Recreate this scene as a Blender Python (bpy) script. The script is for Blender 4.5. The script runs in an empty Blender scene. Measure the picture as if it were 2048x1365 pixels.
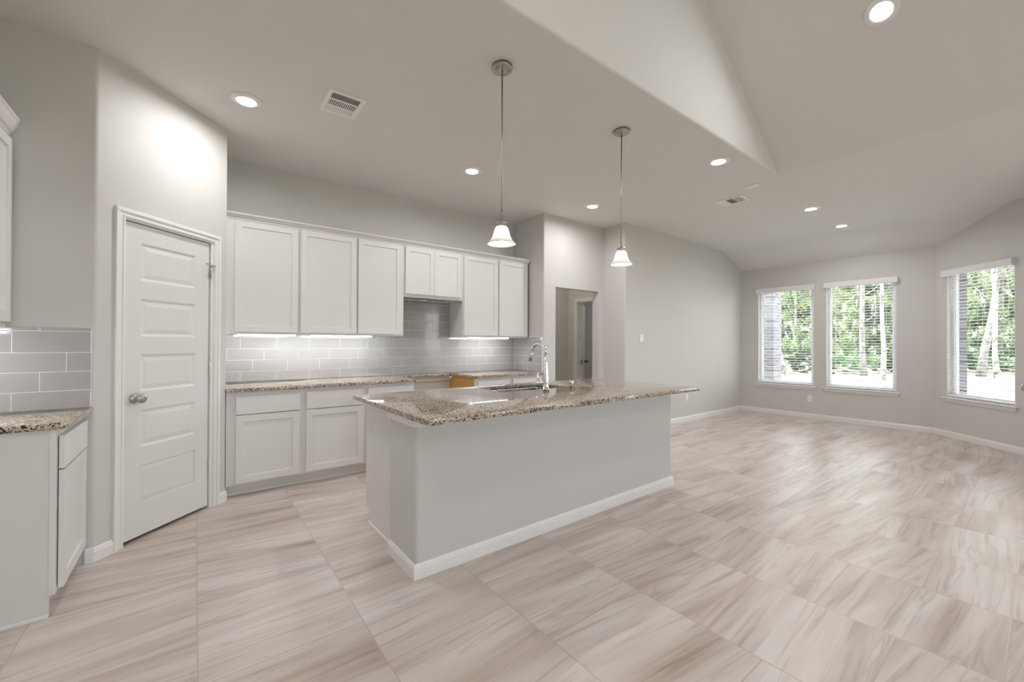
import bpy, bmesh, math, random
from mathutils import Vector, Matrix
sc = bpy.context.scene
COL = sc.collection
PI = math.pi
S2 = 2 ** -.5

# ------------------------------------------------------------------ camera
FPX, YAW, PIT, ROLL, EYE = 824.36, 0.655444574, 0.00538551, 0.00378954829, 1.30
cam = bpy.data.cameras.new('camera')
cam.sensor_width = 36.0
cam.lens = FPX * 36.0 / 2048.0
cam.clip_start = 0.05
cam.clip_end = 300
camo = bpy.data.objects.new('camera', cam)
COL.objects.link(camo)
F = Vector((math.sin(YAW) * math.cos(PIT), math.cos(YAW) * math.cos(PIT), math.sin(PIT)))
R0 = F.cross(Vector((0, 0, 1))).normalized()
U0 = R0.cross(F)
c, s = math.cos(ROLL), math.sin(ROLL)
R = c * R0 + s * U0
U = -s * R0 + c * U0
M = Matrix((R, U, -F)).transposed().to_4x4()
M.translation = Vector((0, 0, EYE))
camo.matrix_world = M
sc.camera = camo

# ------------------------------------------------------------------ world, sun, exposure
sc.view_settings.view_transform = 'Standard'
sc.view_settings.look = 'None'
sc.view_settings.exposure = 1.48
sc.view_settings.gamma = 1.0
sc.view_settings.use_curve_mapping = False
W = bpy.data.worlds.new('world')
sc.world = W
W.use_nodes = True
wn = W.node_tree
wn.nodes.clear()
wo = wn.nodes.new('ShaderNodeOutputWorld')
wb = wn.nodes.new('ShaderNodeBackground')
sky = wn.nodes.new('ShaderNodeTexSky')
sky.sky_type = 'HOSEK_WILKIE'
sky.turbidity = 6.0
sky.ground_albedo = 0.5
sky.sun_direction = Vector((-0.16, 0.60, 0.78)).normalized()
mx = wn.nodes.new('ShaderNodeMix')
mx.data_type = 'RGBA'
mx.inputs[0].default_value = 0.75
mx.inputs[7].default_value = (0.96, 0.98, 1.0, 1)
wn.links.new(sky.outputs[0], mx.inputs[6])
wn.links.new(mx.outputs[2], wb.inputs[0])
wb.inputs[1].default_value = 3.0
wn.links.new(wb.outputs[0], wo.inputs[0])

sun = bpy.data.lights.new('sun', 'SUN')
sun.energy = 5.0
sun.angle = 0.02
sun.color = (1.0, 0.96, 0.9)
suno = bpy.data.objects.new('sun', sun)
COL.objects.link(suno)
suno.rotation_euler = Vector((0.16, -0.60, -0.78)).to_track_quat('-Z', 'Y').to_euler()

L_CAN = 145.0      # radiance of the recessed LED lenses
L_BULB = 30.0      # pendant bulbs
L_STRIP = 15.0      # under-cabinet strips

cy = sc.cycles
cy.max_bounces = 10
cy.diffuse_bounces = 8
cy.glossy_bounces = 5
cy.transmission_bounces = 6
cy.transparent_max_bounces = 16
cy.caustics_reflective = False
cy.caustics_refractive = False
cy.sample_clamp_indirect = 6.0
cy.use_denoising = True

# window portals (guides for the daylight only)
def portal(loc, direction, sx, sy):
    l = bpy.data.lights.new('window_daylight', 'AREA')
    l.shape = 'RECTANGLE'
    l.size, l.size_y = sx, sy
    l.cycles.is_portal = True
    o = bpy.data.objects.new('window_daylight', l)
    COL.objects.link(o)
    o.location = loc
    o.rotation_euler = Vector(direction).to_track_quat('-Z', 'Y').to_euler()

# ------------------------------------------------------------------ mesh helpers
class MB:
    def __init__(self):
        self.bm = bmesh.new()
        self.mats = []

    def mi(self, m):
        if m is None:
            return 0
        if m not in self.mats:
            self.mats.append(m)
        return self.mats.index(m)

    def poly(self, pts, m=None):
        vs = [self.bm.verts.new(p) for p in pts]
        f = self.bm.faces.new(vs)
        f.material_index = self.mi(m)
        return f

    def _geom(self, fn, m, bev=0, seg=2):
        n0 = len(self.bm.verts)
        nf = len(self.bm.faces)
        fn()
        self.bm.verts.ensure_lookup_table()
        self.bm.faces.ensure_lookup_table()
        fs = self.bm.faces[nf:]
        if bev:
            es = set(e for f in fs for e in f.edges)
            es = [e for e in es if len(e.link_faces) == 2 and e.calc_face_angle(0) > 0.5]
            r = bmesh.ops.bevel(self.bm, geom=es, offset=bev, segments=seg, affect='EDGES', profile=0.5)
            self.bm.faces.ensure_lookup_table()
            fs = self.bm.faces[nf:] if True else fs
            fs = [f for f in self.bm.faces if f.index == -1 or True][nf - 0:] if False else fs
        i = self.mi(m)
        for f in fs:
            f.material_index = i

    def box(self, x0, x1, y0, y1, z0, z1, m=None, bev=0, seg=2, mat=None):
        """axis aligned box; mat (Matrix) maps it"""
        t = bmesh.new()
        P = [(x, y, z) for x in (x0, x1) for y in (y0, y1) for z in (z0, z1)]
        v = [t.verts.new(p) for p in P]
        for q in ((0, 1, 3, 2), (4, 6, 7, 5), (0, 4, 5, 1), (2, 3, 7, 6), (0, 2, 6, 4), (1, 5, 7, 3)):
            t.faces.new([v[k] for k in q])
        bmesh.ops.recalc_face_normals(t, faces=t.faces[:])
        if bev:
            bmesh.ops.bevel(t, geom=t.edges[:], offset=bev, segments=seg, affect='EDGES', profile=0.5)
        self.merge(t, m, mat)
        return self

    def prism(self, pts, z0, z1, m=None, mat=None):
        t = bmesh.new()
        lo = [t.verts.new((p[0], p[1], z0)) for p in pts]
        hi = [t.verts.new((p[0], p[1], z1)) for p in pts]
        n = len(pts)
        t.faces.new(lo[::-1])
        t.faces.new(hi)
        for i in range(n):
            t.faces.new((lo[i], lo[(i + 1) % n], hi[(i + 1) % n], hi[i]))
        bmesh.ops.recalc_face_normals(t, faces=t.faces[:])
        self.merge(t, m, mat)
        return self

    def merge(self, t, m=None, mat=None):
        if mat is not None:
            bmesh.ops.transform(t, matrix=mat, verts=t.verts[:])
        i = self.mi(m)
        vm = {}
        for v in t.verts:
            vm[v] = self.bm.verts.new(v.co)
        for f in t.faces:
            nf = self.bm.faces.new([vm[v] for v in f.verts])
            nf.material_index = i
            nf.smooth = f.smooth
        t.free()

    def lathe(self, prof, m=None, n=32, mat=None, close=False):
        """prof: list of (r, z)"""
        t = bmesh.new()
        rings = []
        for r, z in prof:
            if r < 1e-6:
                rings.append([t.verts.new((0, 0, z))])
            else:
                rings.append([t.verts.new((r * math.cos(2 * PI * k / n), r * math.sin(2 * PI * k / n), z)) for k in range(n)])
        for a, b in zip(rings, rings[1:]):
            for k in range(n):
                k2 = (k + 1) % n
                if len(a) == 1 and len(b) == 1:
                    continue
                if len(a) == 1:
                    t.faces.new((a[0], b[k], b[k2]))
                elif len(b) == 1:
                    t.faces.new((a[k], b[0], a[k2]))
                else:
                    t.faces.new((a[k], b[k], b[k2], a[k2]))
        bmesh.ops.recalc_face_normals(t, faces=t.faces[:])
        for f in t.faces:
            f.smooth = True
        self.merge(t, m, mat)
        return self

    def tube(self, pts, rad, m=None, n=14, cap=True):
        """swept round tube along pts; rad number or list"""
        t = bmesh.new()
        pts = [Vector(p) for p in pts]
        if not isinstance(rad, (list, tuple)):
            rad = [rad] * len(pts)
        rings = []
        up = Vector((0.123, 0.456, 0.88)).normalized()
        prev = None
        for i, p in enumerate(pts):
            d = (pts[min(i + 1, len(pts) - 1)] - pts[max(i - 1, 0)]).normalized()
            if prev is None:
                a = d.cross(up).normalized()
            else:
                a = (prev - d * prev.dot(d)).normalized()
            prev = a
            b = d.cross(a)
            rings.append([t.verts.new(p + rad[i] * (a * math.cos(2 * PI * k / n) + b * math.sin(2 * PI * k / n))) for k in range(n)])
        for r1, r2 in zip(rings, rings[1:]):
            for k in range(n):
                f = t.faces.new((r1[k], r1[(k + 1) % n], r2[(k + 1) % n], r2[k]))
                f.smooth = True
        if cap:
            t.faces.new(rings[0][::-1])
            t.faces.new(rings[-1])
        bmesh.ops.recalc_face_normals(t, faces=t.faces[:])
        self.merge(t, m)
        return self

    def build(self, name, m=None, parent=None, smooth=None, recalc=False):
        me = bpy.data.meshes.new(name)
        if recalc:
            bmesh.ops.recalc_face_normals(self.bm, faces=self.bm.faces[:])
        self.bm.to_mesh(me)
        self.bm.free()
        if self.mats and m is None:
            for k in self.mats:
                me.materials.append(k)
        elif m is not None:
            me.materials.append(m)
            for k in self.mats:
                if k is not m:
                    me.materials.append(k)
        o = bpy.data.objects.new(name, me)
        COL.objects.link(o)
        if parent is not None:
            o.parent = parent
            o.matrix_parent_inverse = Matrix.Identity(4)
            # parents are only ever translated empties: keep meshes in world coordinates
            me.transform(Matrix.Translation(-wloc(parent)))
        if smooth:
            for p in me.polygons:
                p.use_smooth = True
            try:
                me.set_sharp_from_angle(angle=smooth)
            except Exception:
                pass
        return o


def wloc(o):
    v = Vector((0, 0, 0))
    while o is not None:
        v = v + o.location
        o = o.parent
    return v


def tag(o, label=None, cat=None, group=None, kind=None):
    if label:
        o['label'] = label
    if cat:
        o['category'] = cat
    if group:
        o['group'] = group
    if kind:
        o['kind'] = kind
    return o


def thing(name, label, cat, loc=(0, 0, 0), group=None, kind=None):
    o = bpy.data.objects.new(name, None)
    o.empty_display_size = 0.1
    COL.objects.link(o)
    o.location = loc
    tag(o, label, cat, group, kind)
    return o


def struct_empty(name, loc):
    o = bpy.data.objects.new(name, None)
    COL.objects.link(o)
    o.location = loc
    o['kind'] = 'structure'
    return o


def copy_tree(o, loc=None, parent=None):
    c_ = o.copy()
    COL.objects.link(c_)
    if parent is not None:
        c_.parent = parent
    if loc is not None:
        c_.location = loc
    for ch in list(o.children):
        copy_tree(ch, None, c_)
    return c_


def rounded(pts, corners, r=0.02, n=6):
    """pts polygon; corners = dict index->radius (convex rounding)"""
    out = []
    N = len(pts)
    for i, p in enumerate(pts):
        if i not in corners:
            out.append(p)
            continue
        rr = corners[i]
        p = Vector(p)
        a = (Vector(pts[i - 1]) - p).normalized()
        b = (Vector(pts[(i + 1) % N]) - p).normalized()
        ang = a.angle(b)
        d = rr / math.tan(ang / 2)
        p0, p1 = p + a * d, p + b * d
        cc = p + (a + b).normalized() * (rr / math.sin(ang / 2))
        v0, v1 = p0 - cc, p1 - cc
        tot = v0.angle(v1)
        for k in range(n + 1):
            t = k / n
            q = (v0 * math.sin((1 - t) * tot) + v1 * math.sin(t * tot)) / math.sin(tot)
            out.append(tuple(cc + q))
    return out

# ------------------------------------------------------------------ materials
def mat(name):
    m = bpy.data.materials.new(name)
    m.use_nodes = True
    nt = m.node_tree
    nt.nodes.clear()
    o = nt.nodes.new('ShaderNodeOutputMaterial')
    b = nt.nodes.new('ShaderNodeBsdfPrincipled')
    nt.links.new(b.outputs[0], o.inputs[0])
    return m, nt, b, o


def N(nt, t, **kw):
    n = nt.nodes.new(t)
    for k, v in kw.items():
        setattr(n, k, v)
    return n


def math_(nt, op, a, b=None, c_=None):
    n = nt.nodes.new('ShaderNodeMath')
    n.operation = op
    for i, v in enumerate((a, b, c_)):
        if v is None:
            continue
        if isinstance(v, (int, float)):
            n.inputs[i].default_value = v
        else:
            nt.links.new(v, n.inputs[i])
    return n.outputs[0]


def mixc(nt, fac, a, b):
    n = nt.nodes.new('ShaderNodeMix')
    n.data_type = 'RGBA'
    for i, v in ((0, fac), (6, a), (7, b)):
        if isinstance(v, (int, float)):
            n.inputs[i].default_value = v
        elif isinstance(v, tuple):
            n.inputs[i].default_value = (*v, 1)
        else:
            nt.links.new(v, n.inputs[i])
    return n.outputs[2]


def ramp(nt, fac, stops):
    n = nt.nodes.new('ShaderNodeValToRGB')
    e = n.color_ramp.elements
    while len(e) < len(stops):
        e.new(0.5)
    for i, (p, col) in enumerate(stops):
        e[i].position = p
        e[i].color = (*col, 1)
    nt.links.new(fac, n.inputs[0])
    return n.outputs[0]


def paint(name, col, rough=0.5, bump=0.0, scale=180, spec=0.3, var=0.015):
    m, nt, b, o = mat(name)
    co = N(nt, 'ShaderNodeNewGeometry').outputs['Position']
    n2 = N(nt, 'ShaderNodeTexNoise')
    n2.inputs['Scale'].default_value = 1.3
    n2.inputs['Detail'].default_value = 3
    nt.links.new(co, n2.inputs['Vector'])
    lo = tuple(v * (1 - var) for v in col)
    hi = tuple(min(1, v * (1 + var)) for v in col)
    nt.links.new(mixc(nt, n2.outputs[0], lo, hi), b.inputs['Base Color'])
    b.inputs['Roughness'].default_value = rough
    b.inputs['Specular IOR Level'].default_value = spec
    if bump:
        n = N(nt, 'ShaderNodeTexNoise')
        n.inputs['Scale'].default_value = scale
        n.inputs['Detail'].default_value = 2
        nt.links.new(co, n.inputs['Vector'])
        bp = N(nt, 'ShaderNodeBump')
        bp.inputs['Strength'].default_value = bump
        bp.inputs['Distance'].default_value = 0.002
        nt.links.new(n.outputs[0], bp.inputs['Height'])
        nt.links.new(bp.outputs[0], b.inputs['Normal'])
    return m


def metal(name, col, rough, aniso=False):
    m, nt, b, o = mat(name)
    b.inputs['Metallic'].default_value = 1
    b.inputs['Roughness'].default_value = rough
    co = N(nt, 'ShaderNodeNewGeometry').outputs['Position']
    n = N(nt, 'ShaderNodeTexNoise')
    n.inputs['Scale'].default_value = 60
    nt.links.new(co, n.inputs['Vector'])
    nt.links.new(mixc(nt, n.outputs[0], tuple(v * .94 for v in col), col), b.inputs['Base Color'])
    return m


def emis(name, col, strength):
    m, nt, b, o = mat(name)
    nt.nodes.remove(b)
    e = N(nt, 'ShaderNodeEmission')
    e.inputs[0].default_value = (*col, 1)
    e.inputs[1].default_value = strength
    nt.links.new(e.outputs[0], o.inputs[0])
    return m


WALLC = (0.62, 0.610, 0.590)
M = {}
M['wall'] = paint('wall_paint', WALLC, 0.6, 0.22, 160)
M['ceil'] = paint('ceiling_paint', (0.735, 0.732, 0.72), 0.7, 0.45, 110)
M['trim'] = paint('trim_paint', (0.80, 0.795, 0.785), 0.3, spec=0.45)
M['door'] = paint('door_paint', (0.73, 0.728, 0.718), 0.34, spec=0.45)
M['cab'] = paint('cabinet_paint', (0.73, 0.727, 0.718), 0.36, spec=0.4)
M['cabin'] = paint('cabinet_inside', (0.62, 0.57, 0.50), 0.55)
M['toe'] = paint('toe_kick_paint', (0.75, 0.745, 0.73), 0.45)
M['island'] = paint('island_paint', (0.60, 0.602, 0.59), 0.55, 0.15, 200)
M['endp'] = paint('end_panel_paint', (0.68, 0.68, 0.665), 0.4)
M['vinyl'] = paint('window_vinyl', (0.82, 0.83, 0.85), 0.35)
M['slat'] = paint('blind_slat', (0.86, 0.86, 0.86), 0.4)
M['plate'] = paint('plastic_white', (0.84, 0.83, 0.81), 0.3)
M['grout'] = paint('grout', (0.86, 0.85, 0.84), 0.8)
M['black'] = paint('dark_slot', (0.02, 0.02, 0.02), 0.7)
M['slot'] = paint('vent_shadow_metal', (0.08, 0.08, 0.08), 0.7)
M['nickel'] = metal('brushed_nickel', (0.46, 0.435, 0.40), 0.30)
M['chrome'] = metal('chrome', (0.86, 0.86, 0.87), 0.06)
M['steel'] = metal('sink_steel', (0.32, 0.33, 0.35), 0.25)
M['bronze'] = metal('dark_bronze', (0.10, 0.08, 0.065), 0.35)
M['lens'] = emis('led_lens', (1.0, 0.985, 0.972), L_CAN)
M['lens_fill'] = emis('hall_fill_lens', (1.0, 0.90, 0.80), L_CAN * 0.16)  # glow of the lamp added to lift the dark hall
M['bulb'] = emis('bulb_glow', (1.0, 0.93, 0.82), L_BULB)
M['strip'] = emis('led_strip', (0.97, 0.98, 1.0), L_STRIP)

# orange raw wood
m, nt, b, o = mat('raw_plywood')
co = N(nt, 'ShaderNodeNewGeometry').outputs['Position']
mp = N(nt, 'ShaderNodeMapping')
mp.inputs['Scale'].default_value = (6, 6, 60)
nt.links.new(co, mp.inputs[0])
n = N(nt, 'ShaderNodeTexNoise')
n.inputs['Scale'].default_value = 1.0
n.inputs['Detail'].default_value = 5
nt.links.new(mp.outputs[0], n.inputs[0])
nt.links.new(ramp(nt, n.outputs[0], [(0.3, (0.50, 0.25, 0.07)), (0.7, (0.62, 0.34, 0.11))]), b.inputs['Base Color'])
b.inputs['Roughness'].default_value = 0.5
M['wood'] = m

# granite
m, nt, b, o = mat('granite')
co = N(nt, 'ShaderNodeNewGeometry').outputs['Position']
v1 = N(nt, 'ShaderNodeTexVoronoi')
v1.inputs['Scale'].default_value = 150
n1 = N(nt, 'ShaderNodeTexNoise')
n1.inputs['Scale'].default_value = 85
n1.inputs['Detail'].default_value = 4
n1.inputs['Distortion'].default_value = 1.2
n2 = N(nt, 'ShaderNodeTexNoise')
n2.inputs['Scale'].default_value = 9
n2.inputs['Detail'].default_value = 3
for q in (v1, n1, n2):
    nt.links.new(co, q.inputs['Vector'])
sepc = N(nt, 'ShaderNodeSeparateColor')
nt.links.new(v1.outputs['Color'], sepc.inputs[0])
k = math_(nt, 'ADD', math_(nt, 'MULTIPLY', sepc.outputs[0], 0.45), math_(nt, 'MULTIPLY', n1.outputs[0], 0.75))
k = math_(nt, 'ADD', k, math_(nt, 'MULTIPLY', math_(nt, 'SUBTRACT', n2.outputs[0], 0.5), 0.25))
nt.links.new(ramp(nt, k, [(0.40, (0.010, 0.009, 0.009)), (0.46, (0.07, 0.055, 0.045)), (0.51, (0.26, 0.205, 0.16)),
                          (0.61, (0.42, 0.325, 0.245)), (0.73, (0.65, 0.585, 0.50)), (0.95, (0.22, 0.19, 0.165))]), b.inputs['Base Color'])
b.inputs['Roughness'].default_value = 0.055
b.inputs['Specular IOR Level'].default_value = 0.5
M['granite'] = m

# glossy grey tile
m, nt, b, o = mat('glazed_grey_tile')
co = N(nt, 'ShaderNodeNewGeometry').outputs['Position']
n = N(nt, 'ShaderNodeTexNoise')
n.inputs['Scale'].default_value = 9
n.inputs['Detail'].default_value = 2
nt.links.new(co, n.inputs['Vector'])
nt.links.new(mixc(nt, n.outputs[0], (0.345, 0.335, 0.33), (0.375, 0.365, 0.36)), b.inputs['Base Color'])
b.inputs['Roughness'].default_value = 0.11
b.inputs['Specular IOR Level'].default_value = 0.6
bp = N(nt, 'ShaderNodeBump')
bp.inputs['Strength'].default_value = 0.12
bp.inputs['Distance'].default_value = 0.01
nt.links.new(n.outputs[0], bp.inputs['Height'])
nt.links.new(bp.outputs[0], b.inputs['Normal'])
M['tile'] = m

# floor tile: 61 cm squares, every other column shifted half a tile, veins run along X
m, nt, b, o = mat('veined_porcelain_floor')
co = N(nt, 'ShaderNodeNewGeometry').outputs['Position']
sp = N(nt, 'ShaderNodeSeparateXYZ')
nt.links.new(co, sp.inputs[0])
PT = 0.6145
cx_ = math_(nt, 'DIVIDE', math_(nt, 'SUBTRACT', sp.outputs[0], 1.2450 - 20 * PT), PT)
ci = math_(nt, 'FLOOR', cx_)
cf = math_(nt, 'SUBTRACT', cx_, ci)
par = math_(nt, 'MODULO', ci, 2.0)
ry = math_(nt, 'DIVIDE', math_(nt, 'SUBTRACT', sp.outputs[1], 1.03 + 0.305 - 40 * PT), PT)
ry = math_(nt, 'ADD', ry, math_(nt, 'MULTIPLY', par, 0.5))
ri = math_(nt, 'FLOOR', ry)
rf = math_(nt, 'SUBTRACT', ry, ri)
def edge(f):
    return math_(nt, 'MINIMUM', f, math_(nt, 'SUBTRACT', 1.0, f))
em = math_(nt, 'MINIMUM', edge(cf), edge(rf))
gr = N(nt, 'ShaderNodeMapRange')
gr.inputs[1].default_value = 0.0040
gr.inputs[2].default_value = 0.0058
gr.inputs[3].default_value = 1.0
gr.inputs[4].default_value = 0.0
nt.links.new(em, gr.inputs[0])
cid = N(nt, 'ShaderNodeCombineXYZ')
nt.links.new(ci, cid.inputs[0])
nt.links.new(ri, cid.inputs[1])
wnz = N(nt, 'ShaderNodeTexWhiteNoise')
wnz.noise_dimensions = '3D'
nt.links.new(cid.outputs[0], wnz.inputs['Vector'])
sr = N(nt, 'ShaderNodeSeparateColor')
nt.links.new(wnz.outputs['Color'], sr.inputs[0])
# local coords with a per tile rotation and offset
ang = math_(nt, 'MULTIPLY', math_(nt, 'SUBTRACT', sr.outputs[0], 0.35), 0.26)
rot = N(nt, 'ShaderNodeVectorRotate')
rot.rotation_type = 'Z_AXIS'
nt.links.new(co, rot.inputs['Vector'])
nt.links.new(ang, rot.inputs['Angle'])
off = N(nt, 'ShaderNodeVectorMath', operation='MULTIPLY_ADD')
nt.links.new(wnz.outputs['Color'], off.inputs[0])
off.inputs[1].default_value = (17, 31, 9)
nt.links.new(rot.outputs[0], off.inputs[2])
def streak(sx, sy, detail, dist, rough=0.55):
    mp = N(nt, 'ShaderNodeMapping')
    mp.inputs['Scale'].default_value = (sx, sy, 1)
    nt.links.new(off.outputs[0], mp.inputs[0])
    n = N(nt, 'ShaderNodeTexNoise')
    n.inputs['Scale'].default_value = 1
    n.inputs['Detail'].default_value = detail
    n.inputs['Roughness'].default_value = rough
    n.inputs['Distortion'].default_value = dist
    nt.links.new(mp.outputs[0], n.inputs[0])
    return n.outputs[0]
a1 = streak(0.75, 6.5, 3, 0.25)
a2 = streak(1.3, 30.0, 4, 0.25, 0.6)
a3 = streak(0.8, 7.5, 2, 0.35)
base = ramp(nt, a1, [(0.28, (0.41, 0.325, 0.277)), (0.40, (0.525, 0.450, 0.405)), (0.54, (0.60, 0.535, 0.495)), (0.68, (0.655, 0.615, 0.595))])
fine = ramp(nt, a2, [(0.32, (0.76, 0.73, 0.70)), (0.47, (1, 1, 1)), (0.75, (1.05, 1.05, 1.05))])
mul = N(nt, 'ShaderNodeMix')
mul.data_type = 'RGBA'
mul.blend_type = 'MULTIPLY'
mul.inputs[0].default_value = 1.0
nt.links.new(base, mul.inputs[6])
nt.links.new(fine, mul.inputs[7])
vein = N(nt, 'ShaderNodeMapRange')
vein.inputs[1].default_value = 0.0
vein.inputs[2].default_value = 0.014
vein.inputs[3].default_value = 0.28
vein.inputs[4].default_value = 0.0
nt.links.new(math_(nt, 'ABSOLUTE', math_(nt, 'SUBTRACT', a3, 0.44)), vein.inputs[0])
vcol = mixc(nt, vein.outputs[0], mul.outputs[2], (0.30, 0.235, 0.195))
fin = mixc(nt, gr.outputs[0], vcol, (0.49, 0.40, 0.335))
nt.links.new(fin, b.inputs['Base Color'])
b.inputs['Roughness'].default_value = 0.32
b.inputs['Specular IOR Level'].default_value = 0.45
bp = N(nt, 'ShaderNodeBump')
bp.inputs['Strength'].default_value = 0.25
bp.inputs['Distance'].default_value = 0.001
bp.invert = True
nt.links.new(gr.outputs[0], bp.inputs['Height'])
nt.links.new(bp.outputs[0], b.inputs['Normal'])
M['floor'] = m

# window glass: mostly clear with a fresnel reflection
m, nt, b, o = mat('window_glass')
nt.nodes.remove(b)
tr = N(nt, 'ShaderNodeBsdfTransparent')
tr.inputs[0].default_value = (0.95, 0.97, 0.97, 1)
gl = N(nt, 'ShaderNodeBsdfGlossy')
gl.inputs['Roughness'].default_value = 0.02
lw = N(nt, 'ShaderNodeLayerWeight')
lw.inputs[0].default_value = 0.5
fres = math_(nt, 'ADD', math_(nt, 'MULTIPLY', math_(nt, 'POWER', lw.outputs[1], 5.0), 0.5), 0.03)
ms = N(nt, 'ShaderNodeMixShader')
nt.links.new(fres, ms.inputs[0])
nt.links.new(tr.outputs[0], ms.inputs[1])
nt.links.new(gl.outputs[0], ms.inputs[2])
nt.links.new(ms.outputs[0], o.inputs[0])
M['glass'] = m

# alabaster pendant glass
m, nt, b, o = mat('frosted_white_glass')
nt.nodes.remove(b)
co = N(nt, 'ShaderNodeNewGeometry').outputs['Position']
n = N(nt, 'ShaderNodeTexNoise')
n.inputs['Scale'].default_value = 28
n.inputs['Distortion'].default_value = 2.0
nt.links.new(co, n.inputs['Vector'])
tl = N(nt, 'ShaderNodeBsdfTranslucent')
df = N(nt, 'ShaderNodeBsdfDiffuse')
gl = N(nt, 'ShaderNodeBsdfGlossy')
gl.inputs['Roughness'].default_value = 0.15
colr = mixc(nt, n.outputs[0], (0.80, 0.77, 0.72), (0.95, 0.94, 0.92))
nt.links.new(colr, tl.inputs[0])
nt.links.new(colr, df.inputs[0])
m1 = N(nt, 'ShaderNodeMixShader')
m1.inputs[0].default_value = 0.45
nt.links.new(tl.outputs[0], m1.inputs[1])
nt.links.new(df.outputs[0], m1.inputs[2])
m2 = N(nt, 'ShaderNodeMixShader')
m2.inputs[0].default_value = 0.06
nt.links.new(m1.outputs[0], m2.inputs[1])
nt.links.new(gl.outputs[0], m2.inputs[2])
nt.links.new(m2.outputs[0], o.inputs[0])
M['shade'] = m

# crumpled foil
m, nt, b, o = mat('crumpled_foil')
co = N(nt, 'ShaderNodeNewGeometry').outputs['Position']
n = N(nt, 'ShaderNodeTexVoronoi')
n.inputs['Scale'].default_value = 55
nt.links.new(co, n.inputs['Vector'])
bp = N(nt, 'ShaderNodeBump')
bp.inputs['Strength'].default_value = 1
bp.inputs['Distance'].default_value = 0.01
nt.links.new(n.outputs['Distance'], bp.inputs['Height'])
nt.links.new(bp.outputs[0], b.inputs['Normal'])
b.inputs['Base Color'].default_value = (0.8, 0.8, 0.8, 1)
b.inputs['Metallic'].default_value = 1
b.inputs['Roughness'].default_value = 0.2
M['foil'] = m

# brick (procedural courses)
m, nt, b, o = mat('grey_brick')
co = N(nt, 'ShaderNodeNewGeometry').outputs['Position']
sp = N(nt, 'ShaderNodeSeparateXYZ')
nt.links.new(co, sp.inputs[0])
cb = N(nt, 'ShaderNodeCombineXYZ')
nt.links.new(math_(nt, 'ADD', sp.outputs[0], sp.outputs[1]), cb.inputs[0])
nt.links.new(sp.outputs[2], cb.inputs[1])
br = N(nt, 'ShaderNodeTexBrick')
br.inputs['Scale'].default_value = 1
br.inputs['Brick Width'].default_value = 0.2
br.inputs['Row Height'].default_value = 0.068
br.inputs['Mortar Size'].default_value = 0.006
br.inputs['Color1'].default_value = (0.12, 0.115, 0.13, 1)
br.inputs['Color2'].default_value = (0.24, 0.235, 0.27, 1)
br.inputs['Mortar'].default_value = (0.34, 0.335, 0.35, 1)
nt.links.new(cb.outputs[0], br.inputs['Vector'])
nt.links.new(br.outputs[0], b.inputs['Base Color'])
b.inputs['Roughness'].default_value = 0.85
M['brick'] = m


def organic(name, stops, scale, rough=0.8, trans=False):
    m, nt, b, o = mat(name)
    co = N(nt, 'ShaderNodeNewGeometry').outputs['Position']
    n = N(nt, 'ShaderNodeTexNoise')
    n.inputs['Scale'].default_value = scale
    n.inputs['Detail'].default_value = 5
    nt.links.new(co, n.inputs['Vector'])
    nt.links.new(ramp(nt, n.outputs[0], stops), b.inputs['Base Color'])
    b.inputs['Roughness'].default_value = rough
    if trans:
        tl = N(nt, 'ShaderNodeBsdfTranslucent')
        nt.links.new(ramp(nt, n.outputs[0], stops), tl.inputs[0])
        ms = N(nt, 'ShaderNodeMixShader')
        ms.inputs[0].default_value = 0.4
        nt.links.new(b.outputs[0], ms.inputs[1])
        nt.links.new(tl.outputs[0], ms.inputs[2])
        nt.links.new(ms.outputs[0], o.inputs[0])
    return m
M['leaf'] = organic('leaves_mid_green', [(0.3, (0.12, 0.19, 0.09)), (0.5, (0.27, 0.34, 0.19)), (0.7, (0.50, 0.54, 0.36))], 1.3, 0.6, True)
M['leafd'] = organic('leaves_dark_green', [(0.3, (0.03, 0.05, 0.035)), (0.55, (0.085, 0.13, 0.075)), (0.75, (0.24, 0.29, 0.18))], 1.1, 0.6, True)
M['leafs'] = organic('shrub_leaves', [(0.3, (0.10, 0.20, 0.11)), (0.5, (0.22, 0.34, 0.20)), (0.7, (0.36, 0.46, 0.30))], 1.3, 0.6, True)
M['bark'] = organic('pale_bark', [(0.38, (0.14, 0.13, 0.12)), (0.52, (0.40, 0.38, 0.36)), (0.7, (0.55, 0.53, 0.50))], 5)
M['barkd'] = organic('grey_bark', [(0.35, (0.11, 0.10, 0.10)), (0.65, (0.27, 0.25, 0.25))], 6)
M['litter'] = organic('leaf_littered_ground', [(0.38, (0.09, 0.08, 0.055)), (0.5, (0.30, 0.28, 0.22)), (0.62, (0.48, 0.46, 0.40))], 1.6, 0.95)

# ------------------------------------------------------------------ setting
CH = 3.05
def struct(name, mb, m, parent=None, smooth=None):
    o = mb.build(name, m, parent, smooth=smooth)
    if parent is None:
        o['kind'] = 'structure'
    return o

# floor
mb = MB()
mb.box(-1.24, 8.72, -6.12, 7.3, -0.12, 0.0)
struct('floor', mb, M['floor'])

CD = -2.766           # diagonal pantry wall: x*S2 - y*S2 = CD
def DG(t, back=0.0):
    return (t * S2 + (CD - back) * S2, t * S2 - (CD - back) * S2)

# left wall
mb = MB()
mb.box(-1.24, -1.12, -6.12, 4.87, 0, 5.6)
struct('wall_left', mb, M['wall'])

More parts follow.
